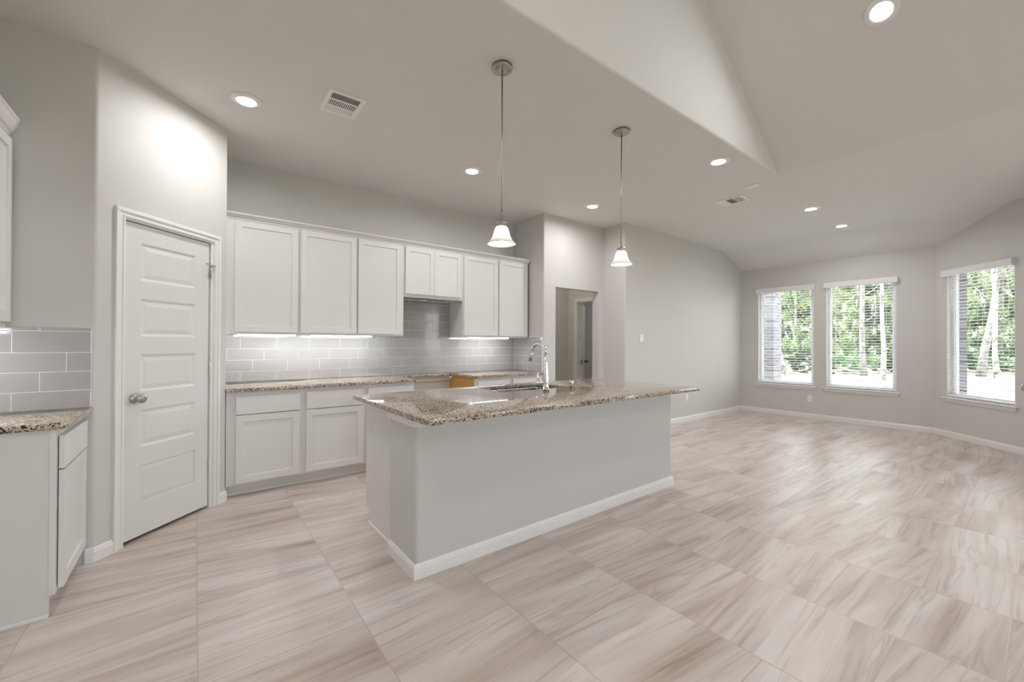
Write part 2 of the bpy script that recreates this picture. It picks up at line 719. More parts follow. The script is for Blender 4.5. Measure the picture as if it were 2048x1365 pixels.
# pantry enclosure
mb = MB()
corner = DG((-0.466 + 3.445) * S2)
corner = (corner[0], 3.442)
cr = (0.20, 0.20 - CD / S2 * 1.0)
cr = (0.20, 0.20 + 2.766 / S2 - 0.0)
xl = 3.442 + CD / S2    # x where the diagonal meets y = 3.442
pl = [(-1.12, 3.442), (xl, 3.442), DG(2.244), DG(2.244, 0.115), (xl - 0.05, 3.557), (-1.12, 3.557)]
mb.prism(rounded(pl, {1: 0.03}), 0, CH)
yr = 0.20 - CD / S2
pr_ = [DG(2.925), (0.20, yr), (0.20, 4.75), (0.085, 4.75), (0.085, yr + 0.05), DG(2.925, 0.115)]
mb.prism(rounded(pr_, {1: 0.014}), 0, CH)
mb.prism([DG(2.244), DG(2.925), DG(2.925, 0.115), DG(2.244, 0.115)], 2.092, CH)
struct('wall_pantry', mb, M['wall'], smooth=0.6)

# back wall of the kitchen
mb = MB()
mb.box(-1.12, 3.82, 4.75, 4.87, 0, CH)
struct('wall_back', mb, M['wall'])

# hall opening wall
mb = MB()
mb.prism(rounded([(3.70, 4.75), (3.70, 4.12), (3.918, 4.12), (3.918, 4.235), (3.82, 4.235), (3.82, 4.75)], {1: 0.022}), 0, CH)
mb.box(3.918, 4.800, 4.12, 4.235, 2.078, CH)
mb.box(4.800, 5.03, 4.12, 4.235, 0, CH)
struct('wall_hall_opening', mb, M['wall'], smooth=0.6)

mb = MB()
mb.prism(rounded([(4.917, 4.12), (4.917, 3.72), (8.60, 3.72), (8.60, 3.84), (5.03, 3.84), (5.03, 4.12)], {1: 0.022}), 0, CH)
struct('wall_dining_back', mb, M['wall'], smooth=0.6)

# hall beyond the opening
mb = MB()
mb.box(3.70, 3.82, 4.87, 5.69, 0, CH)
mb.box(3.70, 5.87, 5.69, 5.81, 0, CH)
mb.box(5.03, 5.87, 4.115, 4.235, 0, CH)
struct('wall_hall_far', mb, M['wall'])
mb = MB()
mb.box(5.75, 5.87, 5.478, 5.69, 0, CH)
mb.box(5.75, 5.87, 4.235, 4.74, 0, CH)
mb.box(5.75, 5.87, 4.74, 5.478, 2.085, CH)
struct('wall_hall_right', mb, M['wall'])
mb = MB()
mb.box(5.87, 7.9, 4.115, 4.235, 0, CH)
mb.box(7.9, 8.02, 4.115, 7.2, 0, CH)
mb.box(5.75, 8.02, 7.2, 7.3, 0, CH)
mb.box(5.75, 5.87, 5.81, 7.2, 0, CH)
struct('wall_side_room', mb, M['wall'])

# right wall with two windows
WZ0, WZ1 = 0.565, 2.335
def wall_with_openings(mb, A, B, thick, z1, ops, out):
    """A->B line, ops list of (s0,s1,z0,z1) measured from A; out = outward normal"""
    A = Vector((A[0], A[1], 0)); B = Vector((B[0], B[1], 0))
    d = (B - A).normalized(); L = (B - A).length
    o_ = Vector((out[0], out[1], 0)) * thick
    def seg(s0, s1, za, zb):
        p = [A + d * s0, A + d * s1, A + d * s1 + o_, A + d * s0 + o_]
        mb.prism([(q.x, q.y) for q in p], za, zb)
    s = 0
    for s0, s1, za, zb in ops:
        seg(s, s0, 0, z1)
        if za > 0:
            seg(s0, s1, 0, za)
        seg(s0, s1, zb, z1)
        s = s1
    seg(s, L, 0, z1)

mb = MB()
wall_with_openings(mb, (8.60, 3.84), (8.60, 0.96), 0.12, CH,
                   [(3.84 - 3.405, 3.84 - 2.505, WZ0, WZ1), (3.84 - 2.325, 3.84 - 1.430, WZ0, WZ1)], (1, 0))
struct('wall_right', mb, M['wall'])
BA = Vector((8.60, 1.005, 0))       # bay corner
BD = Vector((-S2, -S2, 0))
BN = Vector((S2, -S2, 0))           # outward
mb = MB()
e = BA + BD * 1.31
wall_with_openings(mb, (BA.x, BA.y), (e.x, e.y), 0.12, CH + 0.0, [(0.18, 1.08, WZ0, WZ1)], (BN.x, BN.y))
struct('wall_bay', mb, M['wall'])
mb = MB()
mb.box(6.65, e.x + 0.04, e.y - 0.12, e.y, 0, CH)
struct('wall_patio_return', mb, M['wall'])
ye = e.y
mb = MB()
wall_with_openings(mb, (6.65, ye - 0.12), (6.65, -6.12), 0.12, 3.2, [(0.05, 0.98, 0, 2.06), (3.2, 4.5, 0.5, 2.5)], (1, 0))
struct('wall_patio', mb, M['wall'])
# wall behind the camera
mb = MB()
wall_with_openings(mb, (-1.12, -6.0), (6.65, -6.0), 0.12, 5.6,
                   [(0.65, 2.05, 0.45, 2.6), (3.15, 4.55, 0.45, 2.6), (5.65, 7.05, 0.45, 2.6)], (0, -1))
struct('wall_behind', mb, M['wall'])

# ceiling : flat parts, sloping strip by the bay, vault
bm = bmesh.new()
def V(x, y, z):
    return bm.verts.new((x, y, z))
XB, YB, PTCH = 4.785, 1.700, 0.70
XR = (XB - 1.12) / 2
ZR = CH + (XB - XR) * PTCH
a = V(-1.24, YB, CH); b_ = V(XB, YB, CH); c_ = V(XB, -6.12, CH)
d_ = V(-1.24, 7.3, CH); e_ = V(7.90, 7.3, CH); f_ = V(7.90, YB, CH); g_ = V(7.90, -6.12, CH)
XS = 8.74
ZS = CH - (XS - 7.90) * (0.308 / 0.70)
h_ = V(XS, 7.3, ZS); i_ = V(XS, -6.12, ZS); j_ = V(XS, YB, ZS)
r1 = V(XR, YB, ZR); r2 = V(XR, -6.12, ZR)
l1 = V(-1.24, YB, CH); l2 = V(-1.24, -6.12, CH)
bmesh.ops.remove_doubles(bm, verts=[a, l1], dist=1e-5)
bm.verts.ensure_lookup_table()
a = [v for v in bm.verts if abs(v.co.x + 1.24) < 1e-4 and abs(v.co.y - YB) < 1e-4][0]
bm.faces.new((a, b_, f_, e_, d_))
bm.faces.new((b_, c_, g_, f_))
bm.faces.new((f_, j_, h_, e_))
bm.faces.new((g_, i_, j_, f_))
bm.faces.new((b_, r1, r2, c_))
bm.faces.new((a, l2, r2, r1))
bm.faces.new((a, r1, b_))
bm.normal_update()
es = [e0 for e0 in bm.edges if set(e0.verts) in ({a, b_}, {b_, c_})]
bmesh.ops.bevel(bm, geom=es, offset=0.035, segments=6, affect='EDGES', profile=0.5)
es = [e0 for e0 in bm.edges if len(e0.link_faces) == 2 and all(abs(v.co.x - 7.90) < 1e-4 for v in e0.verts)]
bmesh.ops.bevel(bm, geom=es, offset=0.12, segments=5, affect='EDGES', profile=0.5)
mb = MB()
mb.bm.free()
mb.bm = bm
ce = mb.build('ceiling', M['ceil'], smooth=0.5)
ce['kind'] = 'structure'

# ---- baseboards
def run(mb, A, B, nrm, h=0.084, t=0.014, mm=None):
    """moulded board from A to B standing on floor; nrm points into the room"""
    A = Vector((A[0], A[1], 0)); B = Vector((B[0], B[1], 0)); n_ = Vector((nrm[0], nrm[1], 0))
    prof = [(0.0, 0), (t, 0), (t, h - 0.024), (t * 0.8, h - 0.020), (t * 0.8, h - 0.013), (t * 0.55, h - 0.006), (t * 0.35, h), (0, h)]
    ra = [A + n_ * p + Vector((0, 0, z)) for p, z in prof]
    rb = [B + n_ * p + Vector((0, 0, z)) for p, z in prof]
    t_ = bmesh.new()
    va = [t_.verts.new(p) for p in ra]; vb = [t_.verts.new(p) for p in rb]
    k_ = len(prof)
    for i in range(k_):
        t_.faces.new((va[i], va[(i + 1) % k_], vb[(i + 1) % k_], vb[i]))
    t_.faces.new(va[::-1]); t_.faces.new(vb)
    bmesh.ops.recalc_face_normals(t_, faces=t_.faces[:])
    mb.merge(t_, mm)

def run_path(mb, pts, side, h=0.084, t=0.014):
    """one moulded board along a polyline with mitred corners; side = +1 left of travel, -1 right"""
    pts = [Vector((p[0], p[1])) for p in pts]
    dirs = [(b0 - a0).normalized() for a0, b0 in zip(pts, pts[1:])]
    nr = [Vector((-d0.y, d0.x)) * side for d0 in dirs]
    mit = []
    for i in range(len(pts)):
        if i == 0: mit.append(nr[0])
        elif i == len(pts) - 1: mit.append(nr[-1])
        else:
            m0 = nr[i - 1] + nr[i]
            mit.append(m0 / (m0.dot(nr[i])))
    prof = [(0.0004, 0), (t, 0), (t, h - 0.024), (t * 0.8, h - 0.020), (t * 0.8, h - 0.013), (t * 0.55, h - 0.006), (t * 0.35, h), (0.0004, h)]
    t_ = bmesh.new()
    rings = [[t_.verts.new((p.x + m0.x * a0, p.y + m0.y * a0, z)) for a0, z in prof] for p, m0 in zip(pts, mit)]
    k_ = len(prof)
    for ra, rb in zip(rings, rings[1:]):
        for i in range(k_):
            t_.faces.new((ra[i], ra[(i + 1) % k_], rb[(i + 1) % k_], rb[i]))
    t_.faces.new(rings[0][::-1]); t_.faces.new(rings[-1])
    bmesh.ops.recalc_face_normals(t_, faces=t_.faces[:])
    mb.merge(t_, None)

mb = MB(); run_path(mb, [(-0.505, 3.442), (xl, 3.442), DG(2.201)], -1)
struct('baseboard_pantry_left', mb, M['trim'])
mb = MB(); run_path(mb, [DG(2.984), (0.20, yr), (0.20, 4.202)], -1)
struct('baseboard_pantry_right', mb, M['trim'])
mb = MB(); run_path(mb, [(3.70, 4.12), (3.918, 4.12)], -1); run_path(mb, [(4.80, 4.12), (4.917, 4.12), (4.917, 3.72), (8.60, 3.72)], -1)
struct('baseboard_hall_opening', mb, M['trim'])
mb = MB(); run_path(mb, [(8.60, 3.705), (8.60, 1.005), (e.x, e.y)], -1)
struct('baseboard_right', mb, M['trim'])
mb = MB(); run(mb, (3.82, 5.69), (5.75, 5.69), (0, -1)); run(mb, (5.75, 5.69), (5.75, 5.54), (-1, 0))
struct('baseboard_hall', mb, M['trim'])
mb = MB(); run(mb, (-1.12, -5.9), (-1.12, 2.3), (1, 0))
struct('baseboard_left', mb, M['trim'])

# ---- windows ------------------------------------------------------
def frame_matrix(P, d, out):
    """local x along d, local y outward, z up"""
    m_ = Matrix(((d[0], out[0], 0, P[0]), (d[1], out[1], 0, P[1]), (0, 0, 1, 0), (0, 0, 0, 1)))
    return m_

def make_window(name, P, d, out, w, z0, z1, sill=True, inner=True):
    """P = inner-face corner of the opening, d along wall, out outward; w opening width"""
    T = frame_matrix(P, d, out)
    r = struct_empty(name, (P[0], P[1], 0))
    f = MB()
    y0, y1 = 0.055, 0.115
    fw = 0.045
    for (xa, xb, za, zb) in ((0, fw, z0, z1), (w - fw, w, z0, z1), (fw, w - fw, z0, z0 + 0.055), (fw, w - fw, z1 - fw, z1)):
        f.box(xa, xb, y0, y1, za, zb, bev=0.003, seg=1, mat=T)
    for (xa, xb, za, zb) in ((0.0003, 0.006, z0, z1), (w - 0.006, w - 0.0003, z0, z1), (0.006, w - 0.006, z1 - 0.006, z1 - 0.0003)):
        f.box(xa, xb, 0.001, y0, za, zb, mat=T)  # white liners added over the drywall reveals, standing in for daylight on them
    # glazing beads
    for (xa, xb, za, zb) in ((fw, fw + 0.012, z0 + 0.055, z1 - fw), (w - fw - 0.012, w - fw, z0 + 0.055, z1 - fw)):
        f.box(xa, xb, y0 + 0.018, y1 - 0.018, za, zb, mat=T)
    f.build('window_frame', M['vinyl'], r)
    g = MB()
    g.box(fw, w - fw, 0.083, 0.087, z0 + 0.055, z1 - fw, mat=T)
    g.build('window_pane', M['glass'], r)
    if sill:
        s_ = MB()
        s_.box(-0.055, w + 0.045, -0.045, 0.0, z0 - 0.02, z0 + 0.002, bev=0.006, mat=T)
        s_.box(0.001, w - 0.001, 0.0, 0.055, z0 - 0.0, z0 + 0.004, mat=T)
        s_.build('window_sill', M['trim'], r)
        a_ = MB()
        pr = [(-0.040, 0.0), (-0.040, -0.026), (w + 0.03, -0.026), (w + 0.03, 0.0)]
        t_ = bmesh.new()
        zt, zb_ = z0 - 0.02, z0 - 0.068
        top = [t_.verts.new((x, y, zt)) for x, y in pr]
        bot = [t_.verts.new((x + (0.018 if x < 0.5 * w else -0.018), y * 0.45, zb_)) for x, y in pr]
        t_.faces.new(top); t_.faces.new(bot[::-1])
        for i in range(4):
            t_.faces.new((top[i], bot[i], bot[(i + 1) % 4], top[(i + 1) % 4]))
        bmesh.ops.recalc_face_normals(t_, faces=t_.faces[:])
        a_.merge(t_, None, T)
        a_.build('window_apron', M['trim'], r)
    # brick return outside
    return T

def make_blind(label, P, d, out, w, z0, z1, wand_side, idx):
    T = frame_matrix(P, d, out)
    r = thing('window_blind', label, 'window blind', (P[0], P[1], z0), group='white horizontal slat blinds in the dining area')
    v = MB()
    v.box(-0.024, w + 0.024, -0.062, -0.048, z1 - 0.072, z1 + 0.018, bev=0.004, mat=T)
    v.box(-0.024, -0.012, -0.050, -0.0005, z1 - 0.072, z1 + 0.018, bev=0.002, seg=1, mat=T)
    v.box(w + 0.012, w + 0.024, -0.050, -0.0005, z1 - 0.072, z1 + 0.018, bev=0.002, seg=1, mat=T)
    v.build('valance', M['trim'], r)
    h = MB()
    h.box(0.004, w - 0.004, -0.004, 0.046, z1 - 0.045, z1 - 0.002, mat=T)
    h.build('head_rail', M['slat'], r)
    s_ = MB()
    z = z1 - 0.085
    pitch = 0.0445
    zb_ = z0 + 0.048
    while z > zb_ + 0.02:
        t_ = bmesh.new()
        prof = [(-0.001, 0.0), (0.012, 0.0022), (0.025, 0.003), (0.038, 0.0022), (0.049, 0.0)]
        th = 0.0028
        up = [[t_.verts.new((x, y, z + q + th)) for y, q in prof] for x in (0.008, w - 0.008)]
        lo = [[t_.verts.new((x, y, z + q)) for y, q in prof] for x in (0.008, w - 0.008)]
        for i in range(4):
            t_.faces.new((up[0][i], up[1][i], up[1][i + 1], up[0][i + 1]))
            t_.faces.new((lo[0][i], lo[0][i + 1], lo[1][i + 1], lo[1][i]))
        for k_ in (0, 4):
            t_.faces.new((up[0][k_], up[1][k_], lo[1][k_], lo[0][k_]))
        for k_ in (0, 1):
            t_.faces.new(up[k_] + lo[k_][::-1])
        bmesh.ops.recalc_face_normals(t_, faces=t_.faces[:])
        s_.merge(t_, None, T)
        z -= pitch
    s_.build('slats', M['slat'], r)
    br_ = MB()
    br_.box(0.006, w - 0.006, -0.002, 0.050, z0 + 0.012, z0 + 0.034, bev=0.003, mat=T)
    br_.build('bottom_rail', M['slat'], r)
    for fx in (0.14, 0.5, 0.86):
        cd = MB()
        for yy in (-0.003, 0.051):
            cd.box(w * fx - 0.0012, w * fx + 0.0012, yy - 0.0008, yy + 0.0008, z0 + 0.034, z1 - 0.045, mat=T)
        cd.build('ladder_cord', M['slat'], r)
    wd = MB()
    wx = 0.10 if wand_side == 0 else w - 0.10
    p0 = T @ Vector((wx, -0.020, z1 - 0.06)); p1 = T @ Vector((wx + 0.004, -0.022, z1 - 0.75))
    wd.tube([p0, p1], 0.0045, n=8)
    wd.build('tilt_wand', M['plate'], r)
    return r

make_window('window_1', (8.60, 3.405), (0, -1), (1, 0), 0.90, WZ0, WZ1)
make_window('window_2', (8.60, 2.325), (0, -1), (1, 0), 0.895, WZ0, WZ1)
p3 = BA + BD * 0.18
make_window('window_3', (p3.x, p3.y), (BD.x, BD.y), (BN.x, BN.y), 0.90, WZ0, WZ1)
make_blind('white slat blind on the leftmost window, a brick pier behind its left side', (8.60, 3.405), (0, -1), (1, 0), 0.90, WZ0, WZ1, 0, 0)
make_blind('white slat blind on the middle window, with two tree trunks behind it', (8.60, 2.325), (0, -1), (1, 0), 0.895, WZ0, WZ1, 0, 1)
make_blind('white slat blind on the window in the angled wall at the right edge', (p3.x, p3.y), (BD.x, BD.y), (BN.x, BN.y), 0.90, WZ0, WZ1, 0, 2)
portal((8.76, 2.955, 1.45), (-1, 0, 0), 0.9, 1.77)
portal((8.76, 1.878, 1.45), (-1, 0, 0), 0.9, 1.77)
pc = BA + BD * 0.63 + BN * 0.16
portal((pc.x, pc.y, 1.45), (-BN.x, -BN.y, 0), 0.9, 1.77)
k_ = 4
for x0 in (-0.47, 2.03, 4.53):
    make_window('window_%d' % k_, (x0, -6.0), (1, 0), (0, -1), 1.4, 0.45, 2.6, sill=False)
    portal((x0 + 0.7, -6.15, 1.52), (0, 1, 0), 1.4, 2.15)
    k_ += 1
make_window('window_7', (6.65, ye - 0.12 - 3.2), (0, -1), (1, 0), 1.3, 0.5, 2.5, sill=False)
portal((6.80, ye - 0.12 - 3.85, 1.5), (-1, 0, 0), 1.3, 2.0)
portal((6.80, ye - 0.12 - 0.515, 1.03), (-1, 0, 0), 0.93, 2.06)

# exterior brick veneer round the three dining windows
mb = MB()
wall_with_openings(mb, (8.735, 3.95), (8.735, 0.98), 0.11, 3.0,
                   [(3.95 - 3.395, 3.95 - 2.515, WZ0 - 0.02, WZ1 - 0.01), (3.95 - 2.315, 3.95 - 1.440, WZ0 - 0.02, WZ1 - 0.01)], (1, 0))
q0 = BA + BN * 0.135 + BD * 0.02; q1 = BA + BN * 0.135 + BD * 1.31
wall_with_openings(mb, (q0.x, q0.y), (q1.x, q1.y), 0.11, 3.0, [(0.17, 1.05, WZ0 - 0.02, WZ1 - 0.01)], (BN.x, BN.y))
o = struct('wall_exterior_brick', mb, M['brick'])

# ---- pantry door ---------------------------------------------------
def rotz(ax, P):
    return Matrix.Translation(Vector((P[0], P[1], 0))) @ Matrix.Rotation(ax, 4, 'Z')

def knob_mesh(T, m_, lever=False):
    """axis along -y of T; centre at origin"""
    k_ = MB()
    RX = T @ Matrix.Rotation(PI / 2, 4, 'X')
    k_.lathe([(0.0, 0.0), (0.034, 0.0), (0.034, 0.004), (0.030, 0.010), (0.018, 0.013), (0.013, 0.018), (0.012, 0.034),
              (0.020, 0.038), (0.029, 0.046), (0.031, 0.055), (0.027, 0.064), (0.015, 0.069), (0, 0.070)], n=28, mat=RX)
    return k_

def casing(mb, T, w, z1, fw=0.058, t=0.017, side_gap=0.0):
    """picture frame casing round opening 0..w, top z1; in T space front is -y"""
    for (xa, xb, za, zb) in ((-fw, 0, 0, z1), (w, w + fw, 0, z1), (-fw, w + fw, z1, z1 + fw)):
        mb.box(xa, xb, -0.010, 0, za, zb, mat=T)
    o1 = fw; 
    for (xa, xb, za, zb) in ((-fw, -fw + 0.024, 0, z1 + fw - 0.024), (w + fw - 0.024, w + fw, 0, z1 + fw - 0.024), (-fw, w + fw, z1 + fw - 0.024, z1 + fw)):
        mb.box(xa, xb, -t, -0.010, za, zb, bev=0.003, mat=T)
    for (xa, xb, za, zb) in ((-0.016, -0.006, 0, z1 + 0.006), (w + 0.006, w + 0.016, 0, z1 + 0.006), (-0.016, w + 0.016, z1 + 0.006, z1 + 0.016)):
        mb.box(xa, xb, -0.0135, -0.010, za, zb, bev=0.0015, mat=T)

def panel_leaf(w, z0, z1, th, T, panels, m_=None, both=True):
    """5 panel leaf; local x 0..w, y 0 (front) .. th, returns MB"""
    t_ = bmesh.new()
    xs = [0, 0.112, w - 0.112, w]
    zs = sorted(set([z0, z1] + [z for p in panels for z in p]))
    def face_grid(y, flip):
        g = [[t_.verts.new((x, y, z)) for x in xs] for z in zs]
        pf = []
        for i in range(len(zs) - 1):
            for j in range(3):
                vs = [g[i][j], g[i][j + 1], g[i + 1][j + 1], g[i + 1][j]]
                if flip:
                    vs = vs[::-1]
                f = t_.faces.new(vs)
                if j == 1 and any(abs(zs[i] - p[0]) < 1e-6 for p in panels):
                    pf.append(f)
        return g, pf
    g1, pf1 = face_grid(0, False)
    g2, pf2 = face_grid(th, True)
    for i in range(len(zs) - 1):
        t_.faces.new((g1[i][0], g1[i + 1][0], g2[i + 1][0], g2[i][0]))
        t_.faces.new((g1[i][3], g2[i][3], g2[i + 1][3], g1[i + 1][3]))
    for j in range(3):
        t_.faces.new((g1[0][j], g2[0][j], g2[0][j + 1], g1[0][j + 1]))
        t_.faces.new((g1[-1][j], g1[-1][j + 1], g2[-1][j + 1], g2[-1][j]))
    for pf, sg in ((pf1, 1), (pf2, -1)):
        for f in pf:
            def ins(th_, dy):
                bmesh.ops.inset_individual(t_, faces=[f], thickness=th_, use_even_offset=True)
                for v in f.verts:
                    v.co.y += sg * dy
            ins(0.016, 0.006)
            ins(0.005, 0.0)
            ins(0.026, -0.004)
    bmesh.ops.recalc_face_normals(t_, faces=t_.faces[:])
    mb = MB()
    mb.merge(t_, None, T)
    return mb

PA = DG(0.0)
def TD(t0, back=0.0):
    P = DG(t0, back)
    return rotz(PI / 4, P)
dr = struct_empty('door_1', (DG(2.58)[0], DG(2.58)[1], 0))
w_ = 2.893 - 2.262
pan = [(top - 0.248, top) for top in (0.485, 0.852, 1.218, 1.584, 1.951)]
panel_leaf(w_, 0.024, 2.071, 0.035, TD(2.262, 0.012), pan).build('door_leaf', M['door'], dr)
mb = MB(); casing(mb, TD(2.260), 2.924 - 2.260, 2.086)
mb.build('door_casing', M['trim'], dr)
mb = MB()
T = TD(2.244, 0.0)
mb.box(0, 0.015, 0, 0.115, 0, 2.092, mat=T)
T2 = TD(2.925 - 0.022, 0.0)
mb.box(0, 0.022, 0, 0.115, 0, 2.092, mat=T2)
mb.box(0.015, 2.925 - 2.244 - 0.022, 0, 0.115, 2.077, 2.092, mat=T)
mb.box(0.015, 0.027, 0.050, 0.085, 0, 2.077, mat=T)
mb.box(2.925 - 2.244 - 0.034, 2.925 - 2.244 - 0.022, 0.050, 0.085, 0, 2.077, mat=T)
mb.box(0.027, 2.925 - 2.244 - 0.034, 0.050, 0.085, 2.065, 2.077, mat=T)
mb.build('door_jamb', M['trim'], dr)
kb = TD(2.340, 0.012) @ Matrix.Translation((0, 0, 0.932))
ko = knob_mesh(kb, None)
ko = ko.build('door_knob', M['nickel'], dr)
for z in (0.336, 1.089, 1.845):
    h = MB()
    p = TD(2.8985, -0.002) @ Vector((0, 0, z))
    h.tube([p + Vector((0, 0, -0.045)), p + Vector((0, 0, 0.045))], 0.0052, n=10)
    h.tube([p + Vector((0, 0, 0.045)), p + Vector((0, 0, 0.053))], [0.0035, 0.002], n=10)
    h.build('hinge', M['nickel'] if z > 1.5 else M['trim'], dr)
h = MB()
T = TD(2.8985, 0) @ Matrix.Translation((0, 0, 1.900))
h.tube([T @ Vector((0.0, -0.004, 0)), T @ Vector((-0.030, -0.026, 0.004)), T @ Vector((-0.055, -0.030, 0.004))], [0.003, 0.0025, 0.0025], n=8)
h.tube([T @ Vector((-0.055, -0.030, 0.004)), T @ Vector((-0.056, -0.018, 0.004))], 0.005, n=10)
h.tube([T @ Vector((0.0, -0.004, 0)), T @ Vector((0.024, -0.020, 0)), T @ Vector((0.028, -0.016, 0))], [0.004, 0.0045, 0.004], n=8)
h.build('hinge_door_stop', M['nickel'], dr)

# ---- hall side door (open) -----------------------------------------
d2 = struct_empty('door_2', (5.75, 5.1, 0))
T = Matrix.Translation((5.75, 5.470, 0)) @ Matrix.Rotation(-PI / 2, 4, 'Z')
mb = MB(); casing(mb, T, 0.722, 2.085)
mb.build('door_casing', M['trim'], d2)
mb = MB()
mb.box(0, 0.012, 0, 0.12, 0, 2.085, mat=T); mb.box(0.710, 0.722, 0, 0.12, 0, 2.085, mat=T); mb.box(0.012, 0.710, 0, 0.12, 2.073, 2.085, mat=T)
mb.build('door_jamb', M['trim'], d2)
T = Matrix.Translation((5.885, 5.452, 0)) @ Matrix.Rotation(math.radians(38), 4, 'Z')
panel_leaf(0.70, 0.015, 2.06, 0.035, T, pan).build('door_leaf', M['door'], d2)
knob_mesh(T @ Matrix.Translation((0.635, 0, 0.932)), None).build('door_knob', M['bronze'], d2)
h = MB(); h.tube([(5.876, 5.455, 0.90), (5.876, 5.455, 0.99)], 0.011, n=10)
h.build('hinge', M['bronze'], d2)

# ---- patio door leaf standing open at the right edge ----------------
d3 = struct_empty('door_3', (6.63, ye - 0.02, 0))
T = Matrix.Translation((5.655, ye - 0.045, 0))
mb = MB(); mb.box(0, 0.975, 0, 0.043, 0.012, 2.05, bev=0.002, mat=T)
mb.build('door_leaf', M['door'], d3)
T = Matrix.Translation((5.725, ye - 0.002, 0.93)) @ Matrix.Rotation(PI, 4, 'Z')
knob_mesh(T, None).build('door_knob', M['nickel'], d3)

# ------------------------------------------------------------------ cabinets
def shaker(x0, x1, z0, z1, y, th=0.019, fw=0.055, T=None, m_=None, flat=False):
    """door / drawer front; front face at y (facing -y), thickness th behind"""
    t_ = bmesh.new()
    P = [(x, yy, z) for x in (x0, x1) for yy in (y, y + th) for z in (z0, z1)]
    v = [t_.verts.new(p) for p in P]
    for q in ((0, 1, 3, 2), (4, 6, 7, 5), (2, 3, 7, 6), (0, 2, 6, 4), (1, 5, 7, 3)):
        t_.faces.new([v[k_] for k_ in q])
    fr = t_.faces.new([v[0], v[4], v[5], v[1]])
    bmesh.ops.recalc_face_normals(t_, faces=t_.faces[:])
    if not flat:
        bmesh.ops.inset_individual(t_, faces=[fr], thickness=0.002, use_even_offset=True)
        edges = [e0 for f in t_.faces for e0 in f.edges if fr in e0.link_faces]
        bmesh.ops.inset_individual(t_, faces=[fr], thickness=fw - 0.002, use_even_offset=True)
        bmesh.ops.inset_individual(t_, faces=[fr], thickness=0.0025, use_even_offset=True)
        for vv in fr.verts:
            vv.co.y += 0.009
    else:
        bmesh.ops.inset_individual(t_, faces=[fr], thickness=0.0035, use_even_offset=True)
        for vv in fr.verts:
            vv.co.y -= 0.002
    mb = MB()
    mb.merge(t_, None, T)
    return mb

def upper_cabinet(label, x0, x1, z0, z1, doors, yb=4.75, depth=0.33, group='white shaker wall cabinets', name='wall_cabinet', ends=''):
    yf = yb - depth
    r = thing(name, label, 'cabinet', ((x0 + x1) / 2, yf, z0), group)
    b_ = MB()
    x1b = x1 - 0.0006
    b_.box(x0, x1b, yf, yf + 0.019, z0, z1)                # face frame (solid face)
    b_.box(x0, x0 + 0.012, yf + 0.019, yb - 0.004, z0, z1)
    b_.box(x1b - 0.012, x1b, yf + 0.019, yb - 0.004, z0, z1)
    b_.box(x0 + 0.012, x1b - 0.012, yf + 0.019, yb - 0.004, z0 + 0.012, z0 + 0.024)
    b_.box(x0 + 0.012, x1b - 0.012, yf + 0.019, yb - 0.004, z1 - 0.012, z1)
    b_.build('cabinet_box', M['cab'], r)
    for dx0, dx1, dz0, dz1 in doors:
        shaker(dx0, dx1, dz0, dz1, yf - 0.0220).build('cabinet_door', M['cab'], r)
    return r

UZ0, UZ1 = 1.374, 2.44
upper_cabinet('tall white wall cabinet nearest the pantry corner, leftmost in the row', 0.202, 0.796, UZ0, UZ1, [(0.275, 0.785, 1.394, 2.392)])
upper_cabinet('tall white wall cabinet, second from the pantry corner', 0.796, 1.343, UZ0, UZ1, [(0.807, 1.333, 1.394, 2.392)])
upper_cabinet('tall white wall cabinet just left of the range recess', 1.343, 1.856, UZ0, UZ1, [(1.353, 1.825, 1.394, 2.392)])
upper_cabinet('short two-door white wall cabinet above the empty range recess', 1.856, 2.624, 1.822, UZ1,
              [(1.872, 2.229, 1.856, 2.392), (2.232, 2.592, 1.856, 2.392)])
upper_cabinet('tall white wall cabinet just right of the range recess', 2.624, 3.163, UZ0, UZ1, [(2.636, 3.148, 1.394, 2.392)])
upper_cabinet('tall white wall cabinet at the right end of the row', 3.163, 3.672, UZ0, UZ1, [(3.173, 3.650, 1.394, 2.392)])

def crown(prof, path_pts, name, m_, parent=None):
    """prof list of (out, z); path list of (point2d, outward2d miter vector)"""
    t_ = bmesh.new()
    rings = []
    for (P, o_) in path_pts:
        rings.append([t_.verts.new((P[0] + o_[0] * a0, P[1] + o_[1] * a0, z)) for a0, z in prof])
    k_ = len(prof)
    for r1_, r2_ in zip(rings, rings[1:]):
        for i in range(k_):
            t_.faces.new((r1_[i], r1_[(i + 1) % k_], r2_[(i + 1) % k_], r2_[i]))
    t_.faces.new(rings[0][::-1]); t_.faces.new(rings[-1])
    bmesh.ops.recalc_face_normals(t_, faces=t_.faces[:])
    mb = MB(); mb.merge(t_, None)
    return mb.build(name, m_, parent)
cprof = [(0.0005, 2.402), (0.006, 2.402), (0.008, 2.412), (0.020, 2.420), (0.034, 2.436), (0.044, 2.440), (0.046, 2.452), (0.050, 2.456), (0.0005, 2.456)]
o = crown(cprof, [((0.203, 4.42), (0, -1)), ((3.672, 4.42), (0.55, -1)), ((3.672, 4.745), (0.55, 0))], 'crown_molding', M['cab'])
tag(o, 'long white crown molding along the tops of the kitchen wall cabinets', 'crown molding')

